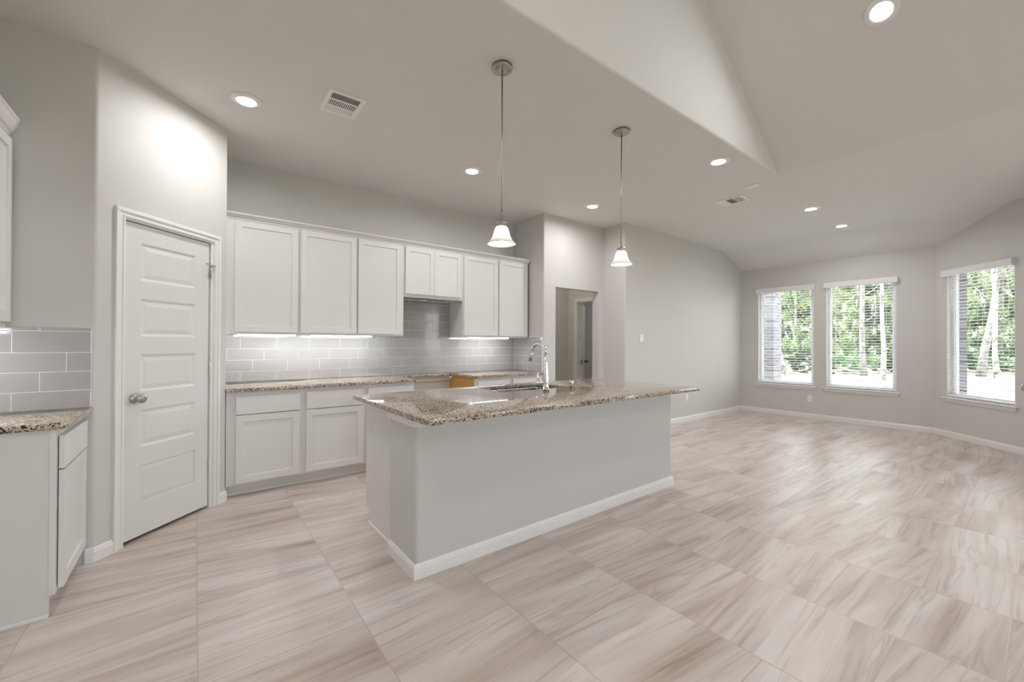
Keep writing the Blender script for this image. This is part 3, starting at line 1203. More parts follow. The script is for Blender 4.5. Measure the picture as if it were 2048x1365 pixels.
# base cabinets
def base_cabinet(label, x0, x1, drawers, doors, yb=4.75, yf=4.14, group='white shaker base cabinets', side_m=None, left_wood=False):
    r = thing('base_cabinet', label, 'cabinet', ((x0 + x1) / 2, yf, 0), group)
    b_ = MB()
    x1b = x1 - 0.0006
    b_.box(x0, x1b, yf, yf + 0.019, 0.102, 0.882)
    b_.box(x0 + (0.004 if left_wood else 0), x0 + 0.016, yf + 0.019, yb - 0.002, 0.102, 0.882)
    b_.box(x1b - 0.016, x1b, yf + 0.019, yb - 0.002, 0.102, 0.882)
    b_.box(x0 + 0.016, x1b - 0.016, yf + 0.019, yb - 0.002, 0.102, 0.118)
    b_.build('cabinet_box', M['cab'], r)
    if left_wood:
        w0 = MB(); w0.box(x0, x0 + 0.004, yf + 0.019, yb - 0.002, 0.0, 0.882)
        tag(w0.build('side_panel', M['wood'], r), 'bare orange plywood side panel')
    t_ = MB(); t_.box(x0 + (0.004 if left_wood else 0), x1b, yf + 0.078, yf + 0.094, 0, 0.102); t_.box(x0 + (0.004 if left_wood else 0), x1b, yf + 0.066, yf + 0.078, 0, 0.022, bev=0.004)
    t_.build('toe_kick', M['toe'], r)
    for q in drawers:
        shaker(q[0], q[1], q[2], q[3], yf - 0.0220, flat=True).build('drawer_front', M['cab'], r)
    for q in doors:
        shaker(q[0], q[1], q[2], q[3], yf - 0.0220).build('cabinet_door', M['cab'], r)
    return r
base_cabinet('white base cabinet against the pantry wall, below the back counter', 0.2055, 0.790, [(0.272, 0.755, 0.692, 0.845)], [(0.272, 0.755, 0.120, 0.685)])
base_cabinet('white base cabinet second from the pantry wall, partly behind the island corner', 0.790, 1.345, [(0.808, 1.322, 0.692, 0.850)], [(0.808, 1.322, 0.120, 0.685)])
base_cabinet('white base cabinet left of the range gap, mostly hidden by the island', 1.345, 1.860, [(1.368, 1.842, 0.692, 0.850)], [(1.368, 1.842, 0.120, 0.685)])
base_cabinet('white base cabinet right of the range gap with a bare orange wood side', 2.632, 3.165, [(2.665, 3.125, 0.692, 0.850)], [(2.665, 3.125, 0.120, 0.685)], left_wood=True)
base_cabinet('white base cabinet in the far right kitchen corner behind the faucet', 3.165, 3.698, [(3.185, 3.655, 0.692, 0.850)], [(3.185, 3.655, 0.120, 0.685)])

# range gap: ledger and outlet
mb = MB(); mb.box(1.862, 2.628, 4.715, 4.748, 0.82, 0.883)
tag(mb.build('counter_ledger', M['cabin']), 'narrow beige ledger board under the counter strip in the range gap', 'ledger board')
mb = MB(); mb.box(2.585, 2.630, 4.668, 4.712, 0.850, 0.880, bev=0.003)
tag(mb.build('support_block', M['plate']), 'small white bracket block at the right end of the range gap ledger', 'bracket')

# left cabinets (run along the left wall, end panel faces the camera)
r = thing('base_cabinet', 'white base cabinet at the left edge with a grey end panel facing the camera', 'cabinet', (-0.82, 3.16, 0))
b_ = MB()
b_.box(-1.118, -0.519, 2.884, 3.438, 0.102, 0.882)
b_.box(-1.118, -0.585, 2.884, 3.438, 0.0, 0.102)
b_.build('cabinet_box', M['cab'], r)
b_ = MB(); b_.box(-1.118, -0.5395, 2.872, 2.884, 0.0, 0.882); b_.build('end_panel', M['endp'], r)
b_ = MB(); b_.box(-0.5395, -0.519, 2.868, 2.884, 0.102, 0.882); b_.build('corner_stile', M['cab'], r)
b_ = MB(); b_.box(-1.118, -0.5395, 2.858, 2.872, 0, 0.018, bev=0.003); b_.box(-0.585, -0.573, 2.872, 3.438, 0, 0.02, bev=0.003)
b_.build('shoe_molding', M['trim'], r)
T = Matrix.Translation((-0.519, 2.884, 0)) @ Matrix.Rotation(PI / 2, 4, 'Z')
shaker(0.012, 0.535, 0.690, 0.846, -0.0235, T=T, flat=True).build('drawer_front', M['cab'], r)
shaker(0.012, 0.535, 0.118, 0.682, -0.0235, T=T).build('cabinet_door', M['cab'], r)

r = thing('wall_cabinet', 'white wall cabinet cut off by the left edge, above the short tiled wall', 'cabinet', (-0.96, 3.1, 1.375))
b_ = MB(); b_.box(-1.118, -0.812, 2.60, 3.438, 1.392, 2.44); b_.box(-0.831, -0.812, 2.60, 3.438, 1.375, 1.392)
b_.build('cabinet_box', M['cab'], r)
T = Matrix.Translation((-0.812, 2.60, 0)) @ Matrix.Rotation(PI / 2, 4, 'Z')
shaker(0.012, 0.405, 1.405, 2.395, -0.0205, T=T).build('cabinet_door', M['cab'], r)
shaker(0.410, 0.825, 1.405, 2.395, -0.0205, T=T).build('cabinet_door', M['cab'], r)
cp2 = [(0.0005, 2.42), (0.006, 2.42), (0.010, 2.432), (0.022, 2.442), (0.034, 2.462), (0.040, 2.492), (0.046, 2.500), (0.046, 2.512), (0.0005, 2.512)]
crown(cp2, [((-0.812, 2.60), (1, 0)), ((-0.812, 3.438), (1, 0))], 'crown_molding', M['cab'], r)

# ------------------------------------------------------------------ tile backsplashes
def tile_wall(name, label, T, length, rows, joints_x0, zoff, z_top, cuts=None, extra=None):
    """T maps local x along wall, -y to the room. rows: list of (z0,z1,phase,x0,x1)"""
    mb = MB()
    tw = 0.305
    for (z0, z1, ph, xa, xb) in rows:
        mb.box(xa, xb, -0.0070, -0.0004, z0, z1, m=M['grout'], mat=T)
        x = ph - tw * 40
        while x < xb:
            a0, b0 = max(x, xa), min(x + tw, xb)
            if b0 - a0 > 0.012:
                mb.box(a0 + 0.0016, b0 - 0.0016, -0.0085, -0.0071, z0 + 0.0016, z1 - 0.0016, m=M['tile'], bev=0.0006, seg=1, mat=T)
            x += tw
    o_ = mb.build(name)
    tag(o_, label, 'backsplash')
    return o_
zz = [0.9165, 1.0185, 1.1275, 1.2370, 1.3470]
PH = [0.346, 0.447, 0.544]
T0 = Matrix.Translation((0, 4.75, 0))
rows = []
for i in range(4):
    rows.append((zz[i], zz[i + 1], PH[i % 3], 0.202, 3.698))
rows.append((1.347, 1.3735, PH[1], 0.202, 1.853))
rows.append((1.347, 1.457, PH[1], 1.858, 2.622))
rows.append((1.347, 1.3735, PH[1], 2.627, 3.690))
z = 1.457
i = 5
while z < 1.80:
    z2 = min(z + 0.1095, 1.8205)
    rows.append((z, z2, PH[i % 3], 1.858, 2.622))
    z = z2; i += 1
ob = tile_wall('tile_backsplash', 'glossy grey subway tile backsplash along the kitchen back wall', T0, 0, rows, 0, 0, 0)
T1 = Matrix.Translation((3.70, 4.75, 0)) @ Matrix.Rotation(-PI / 2, 4, 'Z')
rows = [(zz[i], zz[i + 1], (0.30, 0.19, 0.09)[i % 3], 0.010, 0.605) for i in range(4)] + [(1.347, 1.385, 0.19, 0.010, 0.605)]
tile_wall('tile_backsplash', 'grey tile side return in the right corner, behind the faucet', T1, 0, rows, 0, 0, 0)
mb = MB()
mb.box(3.688, 3.692, 4.737, 4.7405, 0.917, 1.3735); mb.box(3.692, 3.699, 4.137, 4.1445, 0.917, 1.392); mb.box(3.692, 3.699, 4.137, 4.74, 1.385, 1.392)
tag(mb.build('tile_edge_trim', M['trim']), 'thin white edging around the grey tile side return', 'edge trim')
T2 = Matrix.Translation((0, 3.442, 0))
rows = []
for i, ph in enumerate((-0.791, -0.688, -0.585, -0.791)):
    rows.append((zz[i], zz[i + 1] + (0.012 if i == 3 else 0), ph, -1.116, -0.484))
rows.append((1.359, 1.383, -0.688, -1.116, -0.484))
tile_wall('tile_backsplash', 'grey tile backsplash on the short wall at the left edge', T2, 0, rows, 0, 0, 0)

# ------------------------------------------------------------------ granite tops
def slab(mb, pts, z0, z1, bev=0.004):
    t_ = bmesh.new()
    lo = [t_.verts.new((p[0], p[1], z0)) for p in pts]
    hi = [t_.verts.new((p[0], p[1], z1)) for p in pts]
    n_ = len(pts)
    t_.faces.new(lo[::-1]); ft = t_.faces.new(hi)
    for i in range(n_):
        t_.faces.new((lo[i], lo[(i + 1) % n_], hi[(i + 1) % n_], hi[i]))
    bmesh.ops.recalc_face_normals(t_, faces=t_.faces[:])
    es_ = [e0 for e0 in t_.edges if abs(e0.verts[0].co.z - e0.verts[1].co.z) < 1e-6]
    bmesh.ops.bevel(t_, geom=es_, offset=bev, segments=2, affect='EDGES', profile=0.5)
    mb.merge(t_, None)
GZ0, GZ1 = 0.8835, 0.9145
mb = MB()
slab(mb, [(0.2035, 4.1), (1.862, 4.1), (1.862, 4.665), (2.6, 4.665), (2.6, 4.7475), (0.2035, 4.7475)], GZ0, GZ1)
tag(mb.build('granite_countertop', M['granite'], smooth=0.6), 'speckled granite counter on the back wall from the pantry to the range gap', 'countertop', 'granite countertops')
mb = MB()
slab(mb, [(2.6015, 4.1), (3.697, 4.1), (3.697, 4.7475), (2.6015, 4.7475)], GZ0, GZ1)
tag(mb.build('granite_countertop', M['granite'], smooth=0.6), 'short granite counter on the back wall right of the range gap', 'countertop', 'granite countertops')
mb = MB()
slab(mb, [(-1.117, 2.862), (-0.505, 2.852), (-0.480, 2.878), (-0.476, 3.4405), (-1.117, 3.4405)], GZ0, GZ1)
tag(mb.build('granite_countertop', M['granite'], smooth=0.6), 'small granite counter with a clipped corner at the left edge', 'countertop', 'granite countertops')
# island top with sink cut-out
IX0, IX1, IY0, IY1 = 0.922, 3.560, 1.884, 3.115
SX0, SX1, SY0, SY1 = 1.925, 2.655, 2.605, 3.020
hole = rounded([(SX0, SY0), (SX1, SY0), (SX1, SY1), (SX0, SY1)], {0: 0.05, 1: 0.05, 2: 0.05, 3: 0.05}, n=5)
outer = rounded([(IX0, IY0), (IX1, IY0), (IX1, IY1), (IX0, IY1)], {0: 0.012, 1: 0.012, 2: 0.012, 3: 0.012}, n=3)
t_ = bmesh.new()
def ring(pts, z):
    vs = [t_.verts.new((p[0], p[1], z)) for p in pts]
    es_ = [t_.edges.new((vs[i], vs[(i + 1) % len(vs)])) for i in range(len(vs))]
    return vs, es_
for z in (GZ1, GZ0):
    vo, eo = ring(outer, z); vh, eh = ring(hole, z)
    bmesh.ops.triangle_fill(t_, use_beauty=True, edges=eo + eh)
    if z == GZ1:
        vo1, vh1 = vo, vh
for A_, B_ in ((vo1, vo), (vh1, vh)):
    for i in range(len(A_)):
        j = (i + 1) % len(A_)
        t_.faces.new((A_[i], A_[j], B_[j], B_[i]))
bmesh.ops.recalc_face_normals(t_, faces=t_.faces[:])
es_ = [e0 for e0 in t_.edges if len(e0.link_faces) == 2 and abs(e0.verts[0].co.z - e0.verts[1].co.z) < 1e-6 and e0.calc_face_angle(0) > 1]
bmesh.ops.bevel(t_, geom=es_, offset=0.003, segments=2, affect='EDGES', profile=0.5)
mb = MB(); mb.merge(t_, None)
tag(mb.build('granite_countertop', M['granite'], smooth=0.6), 'large speckled granite island top with the sink cut into it', 'countertop', 'granite countertops')

# ------------------------------------------------------------------ island base
r = thing('kitchen_island', 'grey painted island base with white baseboard under the granite top', 'kitchen island', (2.2, 2.6, 0))
mb = MB()
mb.prism(rounded([(0.966, 2.12), (3.490, 2.12), (3.490, 2.490), (0.966, 2.490)], {0: 0.022, 1: 0.022}, n=6), 0, 0.882)
mb.build('island_wall', M['island'], r, smooth=0.6)
mb = MB()
mb.box(1.006, 1.018, 2.490, 3.070, 0.102, 0.882); mb.box(1.006, 1.018, 2.490, 3.000, 0, 0.102)
mb.build('end_panel', M['endp'], r)
mb = MB()
mb.box(1.018, 3.47, 3.051, 3.070, 0.102, 0.882)
mb.box(1.018, 3.47, 2.985, 3.000, 0, 0.102)
mb.box(3.458, 3.47, 2.490, 3.051, 0, 0.882)
mb.build('cabinet_box', M['cab'], r)
T = Matrix.Translation((3.47, 3.070, 0)) @ Matrix.Rotation(PI, 4, 'Z')
for i in range(4):
    xa = 0.02 + i * 0.605
    shaker(xa + 0.01, xa + 0.585, 0.120, 0.685, -0.0205, T=T).build('cabinet_door', M['cab'], r)
    shaker(xa + 0.01, xa + 0.585, 0.695, 0.850, -0.0205, T=T, flat=True).build('drawer_front', M['cab'], r)
mb = MB()
run_path(mb, [(0.966, 2.490), (0.966, 2.12), (3.49, 2.12), (3.49, 2.490)], -1)
mb.build('island_baseboard', M['trim'], r)
mb = MB()
mb.box(0.994, 1.006, 2.494, 3.000, 0.0, 0.018, bev=0.004)
mb.build('shoe_molding', M['trim'], r)
mb = MB()
mb.box(0.945, 0.9655, 2.100, 2.500, 0.838, 0.8825, bev=0.002); mb.box(0.966, 3.50, 2.100, 2.1195, 0.838, 0.8825, bev=0.002)
mb.box(0.985, 1.006, 2.500, 3.06, 0.85, 0.8825, bev=0.002)
mb.build('support_trim', M['trim'], r)

# sink
r = thing('kitchen_sink', 'dark stainless undermount sink set in the island top', 'sink', (2.29, 2.81, 0.70))
def ringpts(off, z, rr):
    return [(p[0], p[1], z) for p in rounded([(SX0 - off, SY0 - off), (SX1 + off, SY0 - off), (SX1 + off, SY1 + off), (SX0 - off, SY1 + off)], {0: rr, 1: rr, 2: rr, 3: rr}, n=5)]
t_ = bmesh.new()
R_ = [ringpts(0.03, 0.8825, 0.08), ringpts(0.004, 0.8825, 0.054), ringpts(0.0, 0.870, 0.05), ringpts(-0.012, 0.69, 0.05), ringpts(-0.05, 0.672, 0.04)]
R_ = [[t_.verts.new(p) for p in q] for q in R_]
for a0, b0 in zip(R_, R_[1:]):
    for i in range(len(a0)):
        j = (i + 1) % len(a0)
        f = t_.faces.new((a0[i], a0[j], b0[j], b0[i])); f.smooth = True
t_.faces.new(R_[-1])
bmesh.ops.recalc_face_normals(t_, faces=t_.faces[:])
mb = MB(); mb.merge(t_)
o = mb.build('sink_bowl', M['steel'], r)
sm = o.modifiers.new('thickness', 'SOLIDIFY'); sm.thickness = 0.0015
mb = MB(); mb.lathe([(0, 0.678), (0.03, 0.678), (0.045, 0.676), (0.047, 0.673)], mat=Matrix.Translation((2.29, 2.81, 0)))
mb.build('sink_drain', M['chrome'], r)

# faucet
fx, fy = 2.300, 2.530
r = thing('kitchen_faucet', 'tall chrome gooseneck faucet standing behind the island sink', 'faucet', (fx, fy, GZ1))
mb = MB()
mb.lathe([(0, 0), (0.027, 0), (0.027, 0.008), (0.0245, 0.012), (0.0240, 0.05), (0.0235, 0.10), (0.018, 0.16), (0.0145, 0.22), (0.0135, 0.30), (0, 0.30)], mat=Matrix.Translation((fx, fy, GZ1)))
mb.build('faucet_body', M['chrome'], r)
mb = MB()
pts = [(fx, fy, 1.213), (fx, fy + 0.002, 1.235)]
for k_ in range(1, 15):
    a0 = PI - k_ / 14 * math.radians(160)
    pts.append((fx, fy + 0.088 + 0.086 * math.cos(a0), 1.236 + 0.058 * math.sin(a0) * 1.05))
pe = pts[-1]
pts.append((fx, pe[1] + 0.010, pe[2] - 0.025))
mb.tube(pts, 0.0115, n=16)
mb.build('spout', M['chrome'], r)
mb = MB()
mb.tube([(fx, pe[1] + 0.009, pe[2] - 0.020), (fx, pe[1] + 0.022, pe[2] - 0.06), (fx, pe[1] + 0.036, pe[2] - 0.108)], [0.0125, 0.0145, 0.0165], n=18)
mb.build('spray_head', M['chrome'], r)
mb = MB(); mb.tube([(fx, fy, 1.205), (fx, fy, 1.219)], 0.0150, n=18); mb.build('neck_ring', M['nickel'], r)
mb = MB()
mb.tube([(fx - 0.015, fy, 0.979), (fx - 0.098, fy, 0.979)], 0.0105, n=14)
mb.tube([(fx - 0.087, fy, 0.979), (fx - 0.087, fy, 1.059)], 0.0068, n=12)
mb.build('faucet_handle', M['chrome'], r)
# air gap
mb = MB()
mb.lathe([(0, 0), (0.020, 0), (0.020, 0.058), (0.018, 0.0635), (0, 0.0635)], mat=Matrix.Translation((2.601, 2.532, GZ1)))
o = mb.build('air_gap_cap', M['chrome'])
tag(o, 'short chrome cylinder cap on the island top right of the faucet', 'air gap')
o = MB().box(2.5835, 2.5855, 2.526, 2.538, GZ1 + 0.018, GZ1 + 0.048).build('air_gap_slot', M['black'])
o.parent = bpy.data.objects['air_gap_cap']

# ------------------------------------------------------------------ under cabinet lights
def strip_light(label, x0, x1, y=4.50):
    r = thing('under_cabinet_light', label, 'light', ((x0 + x1) / 2, y, 1.383), 'under-cabinet light bars')
    mb = MB(); mb.box(x0 - 0.05, x1 + 0.05, y - 0.028, y + 0.028, 1.372, 1.3855, bev=0.002)
    mb.build('light_housing', M['nickel'], r)
    mb = MB(); mb.box(x0, x1, y - 0.022, y + 0.022, 1.361, 1.3715, bev=0.003)
    mb.build('light_lens', M['strip'], r)
    return r
strip_light('glowing light bar under the first wall cabinet, nearest the pantry', 0.305, 0.780)
strip_light('glowing light bar under the wall cabinets just left of the range recess', 0.915, 1.523)
strip_light('glowing light bar under the wall cabinets right of the range recess', 2.757, 3.385)
r = thing('under_cabinet_light', 'light bar under the wall cabinet at the left edge, glowing on the tile', 'light', (-0.97, 3.1, 1.375), 'under-cabinet light bars')
mb = MB(); mb.box(-1.00, -0.95, 2.70, 3.35, 1.378, 1.3915, bev=0.002); mb.build('light_housing', M['nickel'], r)
mb = MB(); mb.box(-0.995, -0.955, 2.75, 3.30, 1.366, 1.3775, bev=0.003); mb.build('light_lens', M['strip'], r)

# foil under the short cabinet
random.seed(4)
t_ = bmesh.new()
nx, ny = 46, 6
g = [[t_.verts.new((1.862 + 0.56 * i / nx, 4.425 + 0.09 * j / ny, (1.792, 1.798, 1.806, 1.808, 1.808, 1.808, 1.808)[j] + random.uniform(-0.007, 0.007))) for j in range(ny + 1)] for i in range(nx + 1)]
for i in range(nx):
    for j in range(ny):
        t_.faces.new((g[i][j], g[i + 1][j], g[i + 1][j + 1], g[i][j + 1]))
mb = MB(); mb.merge(t_)
o = mb.build('foil_strip', M['foil'])
sm = o.modifiers.new('thickness', 'SOLIDIFY'); sm.thickness = 0.004
tag(o, 'crumpled silver foil strip hanging under the short cabinet in the range recess', 'foil')

# ------------------------------------------------------------------ ceiling things
def downlight(T=None):
    r = thing('downlight', 'x', 'ceiling light', (0, 0, 0), 'round recessed ceiling lights')
    mb = MB()
    mb.lathe([(0.058, -0.002), (0.058, -0.012), (0.062, -0.015), (0.088, -0.013), (0.099, -0.006), (0.101, 0.0), (0.058, 0.0)], n=48)
    mb.build('trim_ring', M['plate'], r)
    mb = MB()
    mb.lathe([(0, -0.006), (0.045, -0.006), (0.0575, -0.0055), (0.0575, -0.001), (0, -0.001)], n=48)
    mb.build('light_lens', M['lens'], r)
    return r
dl0 = downlight()
DL = [((0.283, 3.523, CH), 0, 'recessed light nearest the pantry door, left of the square vent'),
      ((2.212, 3.552, CH), 0, 'recessed light above the range recess, just left of the first pendant rod'),
      ((3.991, 3.524, CH), 0, 'recessed light in front of the hall opening, just left of the second pendant rod'),
      ((3.952, 1.915, CH), 0, 'recessed light beside the vault edge, right of the second pendant'),
      ((6.267, 1.855, CH), 0, 'recessed light over the dining area, nearer of the two by the windows'),
      ((7.512, 1.845, CH), 0, 'recessed light over the dining area, farthest from the kitchen'),
      ((3.874, 0.720, CH + (XB - 3.874) * PTCH), 1, 'large-looking recessed light in the sloped vault ceiling at the top edge'),
      ]
for i, (P, tilt, lab) in enumerate(DL):
    o = dl0 if i == 0 else copy_tree(dl0)
    o.location = P
    if tilt:
        o.rotation_euler = (0, math.atan(PTCH), 0)
    o['label'] = lab
# more of the same lights in the part of the room behind the camera
for P, sgn in (((3.874, -2.2, 0), 1), ((-0.2, -2.2, 0), -1), ((3.874, -4.6, 0), 1), ((-0.2, 0.6, 0), -1)):
    o = copy_tree(dl0)
    z = CH + ((XB - P[0]) if sgn > 0 else (P[0] + 1.12)) * PTCH
    o.location = (P[0], P[1], z)
    o.rotation_euler = (0, sgn * math.atan(PTCH), 0)
    o['label'] = 'recessed light in the vaulted ceiling behind the photographer'
o = copy_tree(dl0); o.location = (6.9, 5.6, CH); o['label'] = 'unseen recessed light added to brighten the side room past the hall'  # extra downlight added out of sight so the side room wall reads bright

r = thing('hall_fill_lamp', 'unseen round flush lamp added on the hall ceiling to brighten the hall', 'ceiling light', (4.6, 5.0, CH))  # out-of-sight lamp, added only to brighten the hall
mb = MB(); mb.lathe([(0.12, -0.03), (0.135, -0.02), (0.135, -0.0005), (0, -0.0005)], n=36, mat=Matrix.Translation((4.6, 5.0, CH))); mb.build('fill_lamp_base', M['nickel'], r)
mb = MB(); mb.lathe([(0, -0.07), (0.06, -0.062), (0.10, -0.045), (0.12, -0.03), (0, -0.03)], n=36, mat=Matrix.Translation((4.6, 5.0, CH))); mb.build('fill_lamp_glass', M['lens_fill'], r)
# pendants
def pendant(P, zs, label):
    r = thing('pendant_light', label, 'pendant light', (P[0], P[1], CH), 'glass bell pendants over the island')
    T = Matrix.Translation((P[0], P[1], 0))
    mb = MB(); mb.lathe([(0.0, CH - 0.024), (0.058, CH - 0.024), (0.063, CH - 0.021), (0.0635, CH - 0.0005), (0, CH - 0.0005)], n=40, mat=T)
    ca = mb.build('ceiling_canopy', M['nickel'], r)
    for sx in (-1, 1):
        mb = MB(); mb.lathe([(0, -0.004), (0.004, -0.003), (0.0045, 0.0)], n=12, mat=Matrix.Translation((P[0] + sx * 0.034 * R.x, P[1] + sx * 0.034 * R.y, CH - 0.024)))
        mb.build('canopy_screw', M['nickel'], ca)
    mb = MB(); mb.tube([(P[0], P[1], CH - 0.024), (P[0], P[1], zs + 0.148)], 0.0048, n=12)
    mb.build('rod', M['nickel'], r)
    mb = MB(); mb.tube([(P[0], P[1], zs + 0.170), (P[0], P[1], zs + 0.215)], 0.0085, n=12)
    mb.build('rod_coupler', M['nickel'], r)
    mb = MB(); mb.lathe([(0.0, 0.148), (0.010, 0.148), (0.014, 0.144), (0.030, 0.140), (0.033, 0.134), (0.031, 0.128), (0.026, 0.126), (0.026, 0.118), (0.030, 0.114), (0.030, 0.108), (0, 0.108)], n=32, mat=Matrix.Translation((P[0], P[1], zs)))
    mb.build('socket_cap', M['nickel'], r)
    prof = [(0.026, 0.112), (0.034, 0.109), (0.042, 0.098), (0.047, 0.082), (0.051, 0.064), (0.057, 0.046), (0.066, 0.028), (0.078, 0.014), (0.088, 0.005), (0.091, 0.0)]
    mb = MB(); mb.lathe(prof, n=48, mat=Matrix.Translation((P[0], P[1], zs)))
    o = mb.build('glass_shade', M['shade'], r)
    sm = o.modifiers.new('thickness', 'SOLIDIFY'); sm.thickness = 0.003; sm.offset = -1
    mb = MB(); mb.lathe([(0, 0.018), (0.012, 0.020), (0.021, 0.028), (0.025, 0.040), (0.022, 0.055), (0.014, 0.070), (0.0125, 0.107), (0, 0.107)], n=24, mat=Matrix.Translation((P[0], P[1], zs)))
    mb.build('bulb', M['bulb'], r)
pendant((1.527, 2.098), 1.924, 'bell glass pendant light hanging over the near end of the island')
pendant((2.766, 2.133), 1.948, 'bell glass pendant light hanging over the far end of the island, by the hall opening')

# air vents
def vent(label, x0, x1, y0, y1, kind):
    r = thing('ceiling_vent', label, 'air vent', ((x0 + x1) / 2, (y0 + y1) / 2, CH), 'white ceiling air vents')
    z = CH
    mb = MB(); fw = 0.028
    for (a0, a1, b0, b1) in ((x0, x1, y0, y0 + fw), (x0, x1, y1 - fw, y1), (x0, x0 + fw, y0 + fw, y1 - fw), (x1 - fw, x1, y0 + fw, y1 - fw)):
        mb.box(a0, a1, b0, b1, z - 0.010, z - 0.0005)
    mb.build('vent_frame', M['plate'], r)
    mb = MB(); mb.box(x0 + fw, x1 - fw, y0 + fw, y1 - fw, z - 0.003, z - 0.0008)
    mb.build('vent_back', M['slot'], r)
    ix0, ix1, iy0, iy1 = x0 + fw, x1 - fw, y0 + fw, y1 - fw
    if kind == 0:      # three banks stacked in y: plain, cross slots, long slots
        h1 = iy0 + (iy1 - iy0) * 0.36; h2 = iy0 + (iy1 - iy0) * 0.72
        mb = MB()
        n_ = 4
        for k_ in range(n_):
            y = h2 + (iy1 - h2) * (k_ + 0.25) / n_
            mb.box(ix0, ix1, y, y + (iy1 - h2) / n_ * 0.74, z - 0.006, z - 0.0045)
        mb.box(ix0, ix1, h2 - 0.010, h2 + 0.006, z - 0.0095, z - 0.0035)
        n_ = 14
        for k_ in range(n_):
            x = ix0 + (ix1 - ix0) * (k_ + 0.3) / n_
            mb.box(x, x + (ix1 - ix0) / n_ * 0.52, h1, h2 - 0.010, z - 0.006, z - 0.0045)
        n_ = 7
        for k_ in range(n_):
            y = iy0 + (h1 - iy0) * k_ / n_
            T = Matrix.Translation((0, y, z - 0.006)) @ Matrix.Rotation(math.radians(25), 4, 'X')
            mb.box(ix0, ix1, -0.001, (h1 - iy0) / n_ + 0.001, -0.0007, 0.0007, mat=T)
        mb.box(ix0, ix1, h1 - 0.008, h1 + 0.001, z - 0.0095, z - 0.0035)
        mb.build('vent_louvers', M['plate'], r)
    else:
        mb = MB()
        a1_ = iy0 + (iy1 - iy0) * 0.36; a2_ = iy0 + (iy1 - iy0) * 0.70
        n_ = 8
        for k_ in range(n_):
            y = iy0 + (a1_ - iy0) * (k_ + 0.3) / n_
            mb.box(ix0, ix1, y, y + (a1_ - iy0) / n_ * 0.35, z - 0.009, z - 0.005)
        mb.box(ix0, ix1, a1_, a1_ + 0.006, z - 0.0095, z - 0.003)
        for (b0, b1) in ((a1_ + 0.006, a2_), (a2_, iy1)):
            for k_ in range(7):
                x = ix0 + (ix1 - ix0) * k_ / 7
                T = Matrix.Translation((x, 0, z - 0.006)) @ Matrix.Rotation(math.radians(-14 if b0 < a2_ - 1e-6 else 8), 4, 'Y')
                mb.box(-0.001, (ix1 - ix0) / 7 + 0.001, b0, b1, -0.0007, 0.0007, mat=T)
        mb.build('vent_louvers', M['plate'], r)
    return r
vent('square white vent in the kitchen ceiling, near the light by the pantry', 0.721, 0.970, 2.996, 3.302, 0)
vent('white vent with a dark louver bank in the ceiling between kitchen and dining area', 5.055, 5.300, 2.185, 2.486, 1)
mb = MB(); mb.box(4.820, 4.913, 1.922, 2.054, CH - 0.012, CH - 0.0005, bev=0.004)
tag(mb.build('ceiling_cover_plate', M['plate']), 'small blank white rectangular plate on the ceiling beside the vault corner', 'cover plate')

# wall plates
def plate(name, label, cat, T, kind):
    """local x along wall, -y into room, origin = centre"""
    r = thing(name, label, cat, tuple(T.translation))
    mb = MB(); mb.box(-0.036, 0.036, -0.006, -0.0005, -0.058, 0.058, bev=0.002, mat=T)
    mb.build('cover_plate', M['plate'], r)
    if kind == 's':
        mb = MB(); mb.box(-0.0165, 0.0165, -0.009, -0.006, -0.033, 0.033, bev=0.0015, mat=T)
        mb.build('rocker', M['plate'], r)
    else:
        for z in (-0.021, 0.021):
            mb = MB(); mb.box(-0.016, 0.016, -0.008, -0.006, z - 0.014, z + 0.014, bev=0.001, mat=T)
            q = mb.build('socket', M['plate'], r)
            mb = MB()
            for x in (-0.007, 0.007):
                mb.box(x - 0.001, x + 0.001, -0.0083, -0.0079, z - 0.002, z + 0.007, mat=T)
            mb.build('socket_slot', M['black'], q)
    return r
plate('light_switch', 'white light switch on the wall between the hall opening and the windows', 'light switch', Matrix.Translation((5.31, 3.72, 1.385)), 's')
plate('wall_outlet', 'white outlet low on the wall just past the island top', 'outlet', Matrix.Translation((6.585, 3.72, 0.40)), 'o')
plate('wall_outlet', 'white outlet low on the wall below the gap between the two windows', 'outlet', Matrix.Translation((8.60, 2.562, 0.342)) @ Matrix.Rotation(-PI / 2, 4, 'Z'), 'o')

# ------------------------------------------------------------------ outside
def at(px, D, z=-0.15):
    """ground point in the direction of a picture column at depth D"""
    v = F * D + R0 * ((px - 1024) / FPX * D)
    return Vector((v.x, v.y, z))
mb = MB(); mb.box(-30, 90, -50, 70, -0.45, -0.15)
g = mb.build('ground', M['litter']); g['kind'] = 'structure'

pp = Vector((10.05, 4.22, 0))
mb = MB(); mb.box(pp.x, pp.x + 0.45, 3.67, 4.75, -0.15, 3.2)
tag(mb.build('brick_pier', M['brick']), 'grey brick pier of the house seen through the left side of the left window', 'brick pier')

